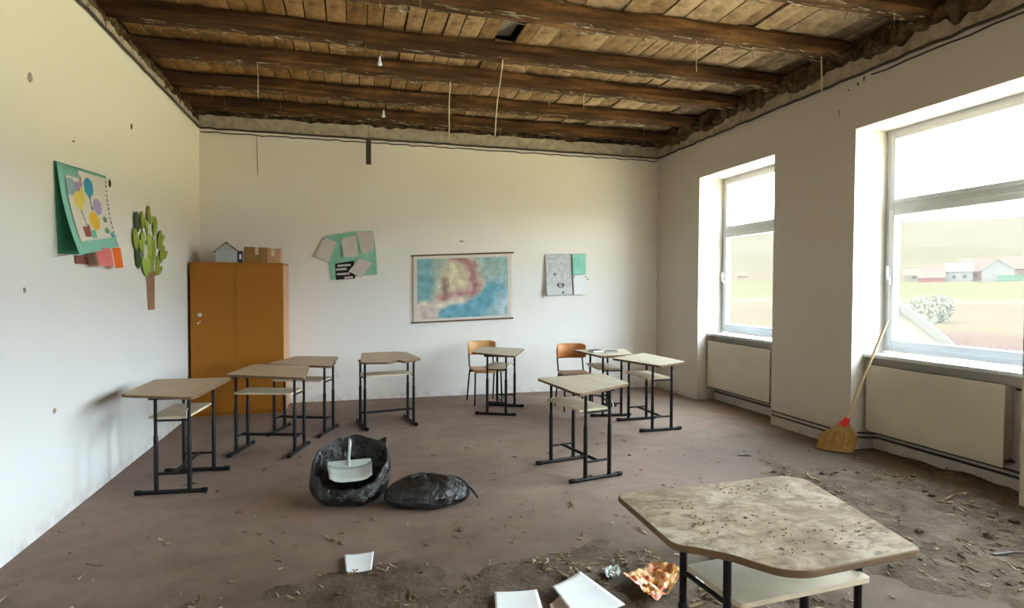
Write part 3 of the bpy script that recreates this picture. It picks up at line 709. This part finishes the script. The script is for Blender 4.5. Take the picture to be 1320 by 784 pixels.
# paper tree, left wall
O = Vector((XL, 6.2, 1.3)); t = thing('paper_tree', 'paper cut-out tree with green leaves stuck on the left wall', 'wall decoration', O)
sheet('trunk', [(188.5, 350), (199, 350), (199.5, 399), (191, 400)], 'L', .004, 'trunk_paper', t, O)
def leaf(x, y, L, a, mat):
    c0 = onx(x, y, XL + .010 + random.uniform(0, .012)) - O; m = MB(); k = []
    for i in range(8):
        th = 2 * PI * i / 8; r_ = L / 2; px_, pz_ = math.sin(th) * r_ * .42, math.cos(th) * r_
        k.append(Vector((0, (px_ * math.cos(a) + pz_ * math.sin(a)) * 1.5, -px_ * math.sin(a) + pz_ * math.cos(a))))
    n = 8; m.add([c0 + q for q in k] + [c0 + q * .98 + Vector((.0015, 0, 0)) for q in k], [tuple(range(n)), tuple(range(n, 2 * n))[::-1]] + [(i, (i + 1) % n, n + (i + 1) % n, n + i) for i in range(n)])
    m.build('leaf', mat, t)
for (x, y, L, a, mt) in ((192, 276, .16, .0, 'leaf_olive'), (184, 284, .17, -.05, 'leaf_olive'), (177, 286, .19, -.1, 'leaf_dark'), (200, 292, .20, .1, 'leaf_olive'), (196, 284, .10, .6, 'leaf_bright'), (189, 290, .12, -.5, 'leaf_bright'),
                         (175, 308, .20, -.15, 'leaf_olive'), (184, 311, .18, .1, 'leaf_bright'), (191, 300, .15, 0, 'leaf_pale'), (186, 302, .14, -.4, 'leaf_pale'), (199, 307, .13, .5, 'leaf_pale'), (206, 305, .14, .5, 'leaf_olive'), (208, 311, .16, .3, 'leaf_olive'), (205, 314, .13, .1, 'leaf_olive'), (210, 307, .10, .9, 'leaf_olive'),
                         (193, 316, .24, -.1, 'leaf_bright'), (198, 322, .22, .05, 'leaf_olive'), (188, 328, .20, 0, 'leaf_pale'), (178, 331, .22, -.1, 'leaf_dark'), (210, 326, .17, .3, 'leaf_olive'), (213, 329, .13, .8, 'leaf_olive'), (208, 330, .15, .1, 'leaf_olive'),
                         (195, 334, .24, .05, 'leaf_olive'), (187, 344, .20, -.4, 'leaf_bright'), (191, 341, .18, -.1, 'leaf_bright'), (201, 340, .17, .25, 'leaf_pale'), (203, 345, .18, .4, 'leaf_olive'), (206, 349, .14, .9, 'leaf_olive'), (203, 338, .14, .2, 'leaf_olive'), (182, 318, .14, -.6, 'leaf_olive')):
    leaf(x, y, L, a, mt)

# ------------------------------------------------------------------ things hanging from the broken ceiling
def hang(name, pts, r, mat, label, cat, group=None):
    o = MB().tube([Vector(p) - Vector(pts[0]) for p in pts], r, 6).build(name, mat); o.location = pts[0]; return tag(o, label, cat, group)
def strand(px, top, bot, Y, r, label, seed, bend=.03):
    a = ony(px[0], top, Y); b = ony(px[1], bot, Y); a.z = min(a.z, 3.80); pts = []
    for i in range(9):
        p = a.lerp(b, i / 8); p.x += bend * math.sin(i * .8 + seed) * i / 8 * .5; pts.append(p)
    return hang('hanging_reed', pts, r * 1.35, 'reed_pale', label, 'reed', 'long reeds dangling from the ceiling')
strand((650, 637), 60, 175, 5.50, .0045, 'longest pale reed dangling from the ceiling beams above the map', 1, .02)
strand((581, 578), 82, 182, 6.25, .0045, 'dangling reed left of the longest one, ending above the map', 2, .015)
strand((1059, 1059), 55, 117, 4.63, .005, 'pale reed dangling beside the near window wall', 3, .01)
strand((936, 938), 10, 45, 4.62, .004, 'short pale reed under the beams left of the near window wall', 4, .01)
strand((330, 334), 62, 128, 6.22, .003, 'thin reed dangling above the collage poster', 5, .02)
strand((898, 898), 40, 92, 4.64, .003, 'thin strand hanging from the beam above the far window', 6, .01)
strand((755, 752), 95, 140, 6.2, .003, 'thin strand hanging from the beams above the grey poster', 7, .02)
strand((703, 707), 100, 135, 6.25, .0025, 'very thin strand hanging above the right end of the map', 8, .02)
a = ony(476, 150, YB - .2); b = ony(475, 180, YB - .2); c0 = ony(475, 212, YB - .2)
t = thing('hanging_strip', 'dark rusty metal strip hanging from a wire above the collage', 'metal strip', (b.x, b.y, c0.z))
MB().box(-.032, .032, -.006, .006, 0, b.z - c0.z).build('strip', 'pipe_dark', t)
MB().tube([(0, 0, b.z - c0.z - .01), (.005, 0, 3.655 - c0.z)], .0025, 5).build('wire', 'pipe_dark', t)
for (x, y, lab) in ((489.5, 79, 'tiny white porcelain knob hanging under a beam, upper one'), (494.5, 147, 'tiny white porcelain knob hanging under the last beam, lower one')):
    Y = 5.52 if y < 100 else 7.13
    p = ony(x, y, Y); t = thing('porcelain_knob', lab, 'knob', p)
    MB().tube([(0, 0, .045), (0, 0, .02), (0, 0, 0), (0, 0, -.03), (0, 0, -.04)], [.006, .012, .012, .024, .01], 10).build('knob', 'paper_white', t)
    MB().tube([(0, 0, .04), (0, 0, 3.66 - p.z)], .0025, 5).build('wire', 'straw', t)
p = ony(331, 176, YB - .006); q = ony(332, 226, YB - .006)
hang('thin_wire', [p, p.lerp(q, .5), q], .003, 'pipe_dark', 'thin dark wire running down the back wall above the wardrobe', 'wire')

# ------------------------------------------------------------------ broom
cb_, ct = Vector((4.375, 4.43, .27)), Vector((4.60, 4.206, 1.228))
t = thing('broom', 'straw broom with red collar leaning against the near window sill', 'broom', (4.34, 4.43, 0)); O = Vector(t.location)
MB().tube([cb_ - O, ct - O], .011, 8).build('handle', 'broom_stick', t)
axis = (ct - cb_).normalized()
MB().tube([cb_ + axis * .05 - O, cb_ - O, cb_ - axis * .03 - O], [.02, .034, .045], 12).build('collar', 'collar_red', t)
# bristle head: fan of straw spreading to the left, down to the floor
m = MB(); fanL, fanR = Vector((4.22, 4.60, .02)), Vector((4.405, 4.36, .01)); c1 = cb_ - axis * .02
vs = []; nu, nv = 16, 8
for j in range(nv + 1):
    v = j / nv; hw = .04 + (.5 * (fanR - fanL).length - .04) * math.sin(min(1, v * 1.25) * PI / 2) ** .9; th = .035 + .035 * v
    c_ = c1.lerp((fanL + fanR) / 2, v); d_ = (fanL - fanR).normalized()
    for i in range(nu):
        a_ = 2 * PI * i / nu; nn = Vector((d_.y, -d_.x, 0))
        q_ = c_ + d_ * math.cos(a_) * hw * (1 + .06 * noise.noise((i, j, 1))) + nn * math.sin(a_) * th * (1 + .1 * noise.noise((i, j, 9)))
        if j == nv: q_.z = .012
        vs.append(q_ - O)
fs = [(j * nu + i, j * nu + (i + 1) % nu, (j + 1) * nu + (i + 1) % nu, (j + 1) * nu + i) for j in range(nv) for i in range(nu)]
m.add(vs, fs + [tuple(range(nv * nu, nv * nu + nu))[::-1]]); m.build('bristle_head', 'broom_straw', t)
m = MB()
for k in range(260):
    u = random.uniform(-1, 1); d_ = (fanL - fanR).normalized(); nn = Vector((d_.y, -d_.x, 0)); s2 = random.choice((-1, 1)) * random.random() ** .4
    w_ = .5 * (fanR - fanL).length; e_ = (fanL + fanR) / 2 + d_ * u * w_ * 1.03 + nn * s2 * .075 * math.sqrt(max(0, 1 - u * u)); e_.z = .006 + random.uniform(0, .03)
    a_ = c1 + d_ * u * .045 + nn * s2 * .035; mid = a_.lerp(e_, .5) + d_ * u * .05 + nn * s2 * .008
    m.tube([a_ - O, mid - O, e_ - O], .0022, 3, False)
o = m.build('bristles', 'broom_straw', t); o['kind'] = 'stuff'
a_ = c1.lerp((fanL + fanR) / 2, .45)

# ------------------------------------------------------------------ black bin bags and dustpan
def bag_surface(cx, cy, prof, seed, lean=(0, 0), flat_=1.0, open_=True):
    """revolved crumpled film; prof = [(radius, z)] going up the outside, over the rim and down inside"""
    n = 56; vs = []
    for j, (r_, z) in enumerate(prof):
        for i in range(n):
            a_ = 2 * PI * i / n; k = 1 + .10 * noise.noise((math.cos(a_) * 2.2, math.sin(a_) * 2.2, z * 3 + seed)) + .055 * noise.noise((math.cos(a_) * 7, math.sin(a_) * 7, z * 8 + seed))
            x, y = r_ * k * math.cos(a_), r_ * k * math.sin(a_) * flat_
            zz = z
            if z > .02: zz = z + lean[0] * x * z * 2 + lean[1] * y * z * 2 + .02 * noise.noise((math.cos(a_) * 3, math.sin(a_) * 3, seed + 4))
            vs.append((x, y, max(.004, zz)))
    fs = [(j * n + i, j * n + (i + 1) % n, (j + 1) * n + (i + 1) % n, (j + 1) * n + i) for j in range(len(prof) - 1) for i in range(n)]
    return vs, fs, n
t = thing('bin_bag', 'open black bin bag standing on the floor with a dustpan inside', 'bag', (-.01, 4.36, 0), .1)
prof = [(.02, .004), (.20, .004), (.25, .03), (.268, .08), (.28, .14), (.275, .19), (.265, .235), (.255, .255), (.245, .255), (.235, .235), (.225, .18), (.21, .13), (.12, .11), (.01, .105)]
vs, fs, n = bag_surface(0, 0, prof, 2, (.25, .95))
m = MB(); m.add(vs, fs, False); o = m.build('film', 'bag_film', t)
sub = o.modifiers.new('sub', 'SUBSURF'); sub.levels = 1; sub.render_levels = 1
m = MB(); m.tube([(.20, .14, .29), (.245, .16, .34), (.27, .14, .365), (.265, .10, .31)], [.03, .022, .012, .006], 8); m.build('twisted_corner', 'bag_film', t)
# dustpan resting in the mouth of the bag
t = thing('dustpan', 'pale grey dustpan with upright handle lying in the open black bag', 'dustpan', (-.01, 4.30, .125), .06)
m = MB(); vs = []
for j in range(5):
    v = j / 4
    for i in range(9):
        u = i / 8 * 2 - 1; vs.append((u * (.145 + .01 * v), -.06 + .17 * v, .02 + .05 * v + .035 * abs(u) ** 4))
m.add(vs, [(j * 9 + i, j * 9 + i + 1, (j + 1) * 9 + i + 1, (j + 1) * 9 + i) for j in range(4) for i in range(8)], True)
m.add([(x_, .11, z_) for x_, z_ in ((-.155, .07), (.155, .07), (.15, .125), (-.15, .125))], [(0, 1, 2, 3)])
o = m.build('pan', 'dustpan_grey', t); md = o.modifiers.new('thickness', 'SOLIDIFY'); md.thickness = .004
MB().tube([(-.005, .10, .09), (-.008, .10, .14), (-.002, .10, .20), (.004, .11, .255), (.0, .115, .275)], [.012, .011, .010, .011, .006], 8).build('handle', 'dustpan_grey', t)
t = thing('bin_bag', 'second black bin bag lying collapsed right of the open one', 'bag', (.50, 4.10, 0), -.15)
prof = [(.02, .004), (.24, .004), (.30, .03), (.29, .09), (.24, .15), (.15, .19), (.04, .205), (.005, .205)]
vs, fs, n = bag_surface(0, 0, prof, 11, (0, 0), .62)
m = MB(); m.add(vs, fs, False); o = m.build('film', 'bag_film', t)
sub = o.modifiers.new('sub', 'SUBSURF'); sub.levels = 1; sub.render_levels = 1
MB().tube([(.15, .05, .16), (.24, .03, .15), (.31, .0, .09), (.36, -.02, .03)], [.02, .014, .01, .008], 6).build('tied_neck', 'bag_film', t)

# ------------------------------------------------------------------ papers and wrapper on the floor
PAPERS = []
def floor_paper(name, corners, label, mat='paper_white', cat='paper', curl=.008, z=.024, crumple=0.0, th=.0012):
    W = [onz(x, y, z) for x, y in corners]; c0 = sum(W, Vector()) / 4; c0.z = 0; PAPERS.append((c0.x, c0.y, .8 * max((p - c0).length for p in W))); nu = nv = 14; vs = []
    for j in range(nv + 1):
        for i in range(nu + 1):
            u, v = i / nu, j / nv; p = W[0].lerp(W[1], u).lerp(W[3].lerp(W[2], u), v) - c0
            p.z = z + curl * (2 * u - 1) ** 2 * (.5 + .5 * v) + crumple * noise.noise((u * 5, v * 5, len(label))) + .5 * crumple * noise.noise((u * 11, v * 11, 3)); vs.append(p)
    m = MB(); m.add(vs, [(j * (nu + 1) + i, j * (nu + 1) + i + 1, (j + 1) * (nu + 1) + i + 1, (j + 1) * (nu + 1) + i) for j in range(nv) for i in range(nu)], crumple == 0)
    o = m.build(name, mat); o.location = c0; md = o.modifiers.new('thickness', 'SOLIDIFY'); md.thickness = th
    return tag(o, label, cat)
floor_paper('paper_sheet', [(444, 716), (482, 712), (479, 736), (446, 739)], 'small white paper lying alone on the floor left of the other sheets', z=.012)
floor_paper('paper_sheet', [(637, 764), (692, 761), (702, 795), (640, 805)], 'white sheet at the bottom edge, left of the larger tilted sheet', z=.034)
floor_paper('paper_sheet', [(712, 757), (748, 738), (806, 782), (742, 800)], 'large tilted white sheet at the bottom edge of the floor', curl=.01, z=.044)
floor_paper('torn_card', [(708, 780), (722, 768), (736, 790), (716, 800)], 'small grey torn card between the two bottom white sheets', 'paper_grey', 'card')
floor_paper('paper_sheet', [(895, 741), (918, 735), (929, 752), (905, 759)], 'small crumpled white paper seen between the legs of the near desk', crumple=.012)
floor_paper('food_wrapper', [(803, 745), (840, 728), (880, 744), (842, 785)], 'crumpled orange and pink wrapper on the rubble left of the near desk', 'wrapper', 'wrapper', curl=.05, z=.04, crumple=.035)
floor_paper('plastic_cup_lid', [(777, 733), (796, 728), (800, 741), (782, 745)], 'small clear-white crushed plastic piece left of the orange wrapper', 'dustpan_grey', 'plastic scrap', crumple=.02)

# ------------------------------------------------------------------ rubble: low drifts of soil and loose straw
def soil_h(x, y):
    px_ = EYE; n1 = noise.fractal((x * .9, y * .9, 0), 1, 2, 4); n2 = noise.fractal((x * 3, y * 3, 7), 1, 2, 4)
    near = max(0, min(1, (3.75 - y + .25 * x * (1 if x < 1 else .0) * 0) / 1.2))
    right = max(0, min(1, (x - 2.35 - .28 * (y - 3)) / .8)) * max(0, min(1, (5.0 - y) / 1.4))
    k = max(near * .95, right)
    if k <= 0: return -1
    return .035 * k + .05 * n1 * k + .028 * n2 * k - .022
nx, ny = 220, 230; x0, x1, y0_, y1_ = XL + .01, XN - .01, -1.0, 5.2
vs, keep = [], []
for j in range(ny + 1):
    for i in range(nx + 1):
        x, y = x0 + (x1 - x0) * i / nx, y0_ + (y1_ - y0_) * j / ny; h = soil_h(x, y)
        if x > XR - .02 and not any(a < y < b for a, b in WIN): h = -1
        vs.append((x, y, max(h, -.004) if h > -.5 else -.02)); keep.append(h)
fs = []
for j in range(ny):
    for i in range(nx):
        q = (j * (nx + 1) + i, j * (nx + 1) + i + 1, (j + 1) * (nx + 1) + i + 1, (j + 1) * (nx + 1) + i)
        if max(keep[k] for k in q) > .0: fs.append(q)
m = MB(); m.add(vs, fs, True); me = m.mesh('soil_drift', 'soil')
bm = bmesh.new(); bm.from_mesh(me); bmesh.ops.delete(bm, geom=[v for v in bm.verts if not v.link_faces], context='VERTS'); bm.to_mesh(me); bm.free()
o = link('soil_drift', me); tag(o, 'thin drifts of grey-brown fallen soil over the front and right of the floor', 'soil', kind='stuff')
m = MB(); m.cur = 0
for k in range(15000):
    y = random.uniform(.9, 5.6); x = random.uniform(XL + .05, XN - .08)
    if x > XR - .06 and not any(a + .03 < y < b - .03 for a, b in WIN): continue
    if any((x - a) ** 2 + (y - b) ** 2 < r * r for a, b, r in PAPERS): continue
    h = soil_h(x, y); dens = noise.noise((x * 2.3, y * 2.3, 5)) + (.35 * noise.noise((x * 6, y * 6, 8)))
    if y > 4 and random.random() < .5: continue
    if h < 0:
        if random.random() > .05: continue
        h = 0
    elif dens < random.uniform(-.25, .4): continue
    h = max(h, 0); a_ = random.gauss(2.4, .9); big = random.random()
    L = random.uniform(.01, .05) * (1 + (big > .93) * 1.4); r_ = random.uniform(.0012, .0035) * (1 + (big > .9))
    m.bar((x, y, h + r_ * .8), (x + L * math.cos(a_), y + L * math.sin(a_), h + r_ + random.uniform(0, .012)), r_ * 2.2, r_ * 1.4)
o = m.build('straw_litter', 'straw'); tag(o, 'loose chopped straw and reed bits littering the floor', 'straw', kind='stuff')
cl = []
for k in range(750):
    y = random.uniform(1.0, 4.8); x = random.uniform(XL + .15, XR - .12); h = soil_h(x, y)
    if h < .004 or any((x - a) ** 2 + (y - b) ** 2 < r * r for a, b, r in PAPERS): continue
    if random.random() > .55 + noise.noise((x * 2.3, y * 2.3, 5)): continue
    s_ = abs(random.gauss(.008, .010)) + .004; cl.append((x, y, h + s_ * .3, s_ * 1.3, s_, s_ * .7))
m = MB(); bm = bmesh.new(); bmesh.ops.create_icosphere(bm, subdivisions=1, radius=1); iv = [v.co.copy() for v in bm.verts]; iff = [[v.index for v in f.verts] for f in bm.faces]; bm.free()
for (x, y, z, a_, b_, c_) in cl: m.add([(x + v.x * a_ * random.uniform(.6, 1.2), y + v.y * b_ * random.uniform(.6, 1.2), z + v.z * c_) for v in iv], iff)
o = m.build('clod_litter', 'soil'); tag(o, 'small crumbled clods of soil and plaster on the floor', 'rubble', kind='stuff')
# a few stray pieces further in, on the clean floor
for (x, y, L, lab) in ((960, 585, .10, 'dark flake of debris on the clean floor before the far radiator'), (1075, 613, .08, 'small dark chip on the floor left of the near desk corner'), (1215, 612, .22, 'pale splinter lying by the foot of the near radiator'), (1232, 642, .30, 'pale broken lath lying on the rubble below the near radiator'), (1308, 716, .25, 'dark twig at the right edge of the floor')):
    p = onz(x, y, .02); o = MB().bar((-L / 2, 0, 0), (0, .01, .006), .018, .008).bar((0, .01, .006), (L / 2, -.01, .0), .014, .008).build('debris_piece', 'straw' if 'pale' in lab else 'pipe_dark')
    o.location = (p.x, p.y, max(.006, soil_h(p.x, p.y) + .012)); o.rotation_euler = (0, 0, random.uniform(-.5, .5)); tag(o, lab, 'debris', 'single pieces of debris')

# ------------------------------------------------------------------ the land outside
def land(r, az):
    n1 = noise.fractal((math.cos(az) * 2.2, math.sin(az) * 2.2, r * .0012), 1, 2, 4)
    pts = [(0, -3.2), (60, -3.0), (80, -2.9), (140, -.8), (260, 3.6), (600, 24), (1100, 62), (2600, 188 + 62 * (math.cos(az - .62))), (3600, 120)]
    for (a, za), (b, zb) in zip(pts, pts[1:]):
        if r <= b: z = za + (zb - za) * (r - a) / (b - a); break
    else: z = pts[-1][1]
    return z + n1 * min(r * .012, 38)
def landcol(r, az):
    n1 = noise.fractal((r * math.cos(az) * .03, r * math.sin(az) * .03, 0), 1, 2, 4); n2 = noise.fractal((az * 14, math.log(r) * 9, 3), 1, 2, 4)
    if r < 46: return tuple(v * (1 + .08 * n1) for v in (226, 208, 172))      # unseen near ground, made pale to bounce warm light indoors
    if r < 68: c = mixc((118, 98, 90), (120, 110, 94), .5 + n1)
    elif r < 132: c = mixc((126, 118, 96), (122, 112, 92), .5 + n1)
    elif r < 146: c = (130, 126, 114)
    elif r < 262: c = mixc((116, 120, 84), (124, 120, 92), .5 + n1)
    elif r < 420: c = mixc((116, 108, 90), (124, 112, 94), .5 + n2)
    elif r < 470: c = (126, 122, 104)
    elif r < 900: c = mixc((112, 109, 88), (120, 114, 92), .5 + 1.2 * n2)
    elif r < 980: c = (126, 120, 102)
    else: c = mixc((118, 115, 98), (128, 121, 103), .5 + 1.2 * n2)  # far hills paler: distance haze painted into their colour
    return tuple(v * .80 for v in c)
NR, NA = 90, 150; OX, OY = 5.2, 3.0
rs = [1.0 * (3600 / 1.0) ** (i / NR) for i in range(NR + 1)]; vs = []; cols = []
for r in rs:
    for j in range(NA + 1):
        az = -1.5 + 3.0 * j / NA
        vs.append((OX + r * math.cos(az), OY + r * math.sin(az), land(r, az))); cols += [*[q * (k3 if r > 46 else 1.0) for q, k3 in zip(lin(landcol(r, az)), (.25, .215, .205))], 1]
W = NA + 1
me = bpy.data.meshes.new('hillside'); me.from_pydata(vs, [], [(i * W + j, (i + 1) * W + j, (i + 1) * W + j + 1, i * W + j + 1) for i in range(NR) for j in range(NA)]); me.materials.append(MATS['terrain'])
ca = me.color_attributes.new('Col', 'FLOAT_COLOR', 'POINT'); ca.data.foreach_set('color', cols)
for p in me.polygons: p.use_smooth = True
struct(link('landscape', me))
def spot(px, r):
    d = ray(px, 373); d.z = 0; d.normalize(); p = EYE + d * r; rr = math.hypot(p.x - OX, p.y - OY); az = math.atan2(p.y - OY, p.x - OX)
    p.z = land(rr, az); return p, math.atan2(d.y, d.x)
def house(px, r, L, D, hw, hr, wallm, roofm, label, turn=0, gable=False, win=2, chim=False, zoff=0, zabs=None):
    p, az = spot(px, r); t = thing('village_house', label, 'house', (p.x, p.y, (p.z if zabs is None else zabs) - .3 + zoff), az - PI / 2 + turn)
    l, d = L / 2, D / 2
    m = MB()
    if gable: m.prism([(-l, 0), (l, 0), (l, hw), (0, hw + hr), (-l, hw)], lambda q: Vector((q[0], -d, q[1])), lambda q: Vector((q[0], d, q[1])))
    else: m.prism([(-d, 0), (d, 0), (d, hw), (0, hw + hr), (-d, hw)], lambda q: Vector((-l, q[0], q[1])), lambda q: Vector((l, q[0], q[1])))
    m.build('wall', wallm, t); m = MB(); e = .3
    for s_ in (-1, 1):
        if gable: a_ = Vector((s_ * (l + e), 0, hw - e * hr / l)); b_ = Vector((0, 0, hw + hr + .05)); up_ = (s_ * hr, 0, l); m.bar(a_, b_, D + .6, .25, up=up_)
        else: a_ = Vector((0, s_ * (d + e), hw - e * hr / d)); b_ = Vector((0, 0, hw + hr + .05)); m.bar(a_, b_, L + .6, .25, up=(0, s_ * hr, d))
    m.build('roof', roofm, t)
    for k in range(win):
        xx = (k + .5) / win * L * .8 - L * .4
        MB().box(xx - .55, xx + .55, -d - .05, -d + .02, 1.1, 2.3).build('window', 'ext_window', t)
    if chim: MB().box(l * .3, l * .3 + .7, -.4, .4, hw + hr * .5, hw + hr + 1.1).build('chimney', wallm, t)
    return t
house(1286, 262, 8.6, 10, 3.9, 3.4, 'ext_white', 'ext_white', 'white gabled house in the middle of the near window view', gable=True, win=0)
house(1257, 275, 9, 8, 3.2, 4.6, 'ext_orange', 'ext_brown_roof', 'brown-roofed house just left of the white gabled one', win=1)
house(1236, 266, 7.6, 8, 3.6, 3.0, 'ext_white', 'ext_white', 'white house with pale roof and small dark windows', win=2, chim=True)
house(1200, 262, 7.6, 7, 1.8, 3.4, 'ext_red', 'ext_brown_roof', 'long low house with dull brown roof and red front', win=0)
house(1178, 270, 6.5, 7, 2.4, 2.2, 'ext_cream', 'ext_yellow', 'small yellowish house at the left of the near window view', win=1)
house(1322, 280, 14, 9, 3.2, 4.5, 'ext_brown_roof', 'ext_brown_roof', 'brown barn at the right edge of the near window view', win=0)
house(957, 300, 4, 4, 1.6, 1.4, 'ext_orange', 'ext_orange', 'tiny orange house on the slope seen through the far window', win=0)
house(1160, 31, 3.0, 5, 2.75, 1.3, 'ext_white', 'ext_grey_roof', 'grey-roofed outbuilding just below the near window', gable=True, win=0, zabs=-3.0)
# green fence of boards beside the barn
p, az = spot(1310, 255); t = thing('garden_fence', 'bright green board fence right of the white gabled house', 'fence', (p.x, p.y, p.z - .2), az - PI / 2)
for k in range(24): MB().box(-5 + k * .45, -5 + k * .45 + .38, -.03, .03, 0, 2.2).build('board', 'ext_green', t)
MB().box(-5, 5.7, .03, .08, 1.6, 1.75).build('rail', 'ext_green', t)
def tree(px, r, h, rad, label, zabs=None):
    p, az = spot(px, r); t = thing('tree', label, 'tree', (p.x, p.y, (p.z if zabs is None else zabs) - .1))
    MB().tube([(0, 0, 0), (.05, 0, h * .5), (0, 0, h * .8)], [.16, .11, .05], 8).build('trunk', 'ext_trunk', t)
    m = MB()
    for k in range(700):
        v = Vector((random.gauss(0, 1), random.gauss(0, 1), random.gauss(0, 1))).normalized() * rad * random.uniform(.55, 1) ; v.z = v.z * 1.15 + h * .72
        d1 = Vector((random.gauss(0, 1), random.gauss(0, 1), random.gauss(0, 1))).normalized() * rad * .13; d2 = d1.cross(Vector((random.random(), 1, .3))).normalized() * rad * .09
        m.add([v - d1, v + d2, v + d1, v - d2], [(0, 1, 2, 3)])
    o = m.build('foliage', 'ext_foliage', t); o['kind'] = 'stuff'
tree(1188, 62, 3.6, 1.25, 'pale grey-green tree behind the grey-roofed outbuilding')
tree(1212, 90, 2.6, 1.5, 'low pale bush right of the grey-green tree')
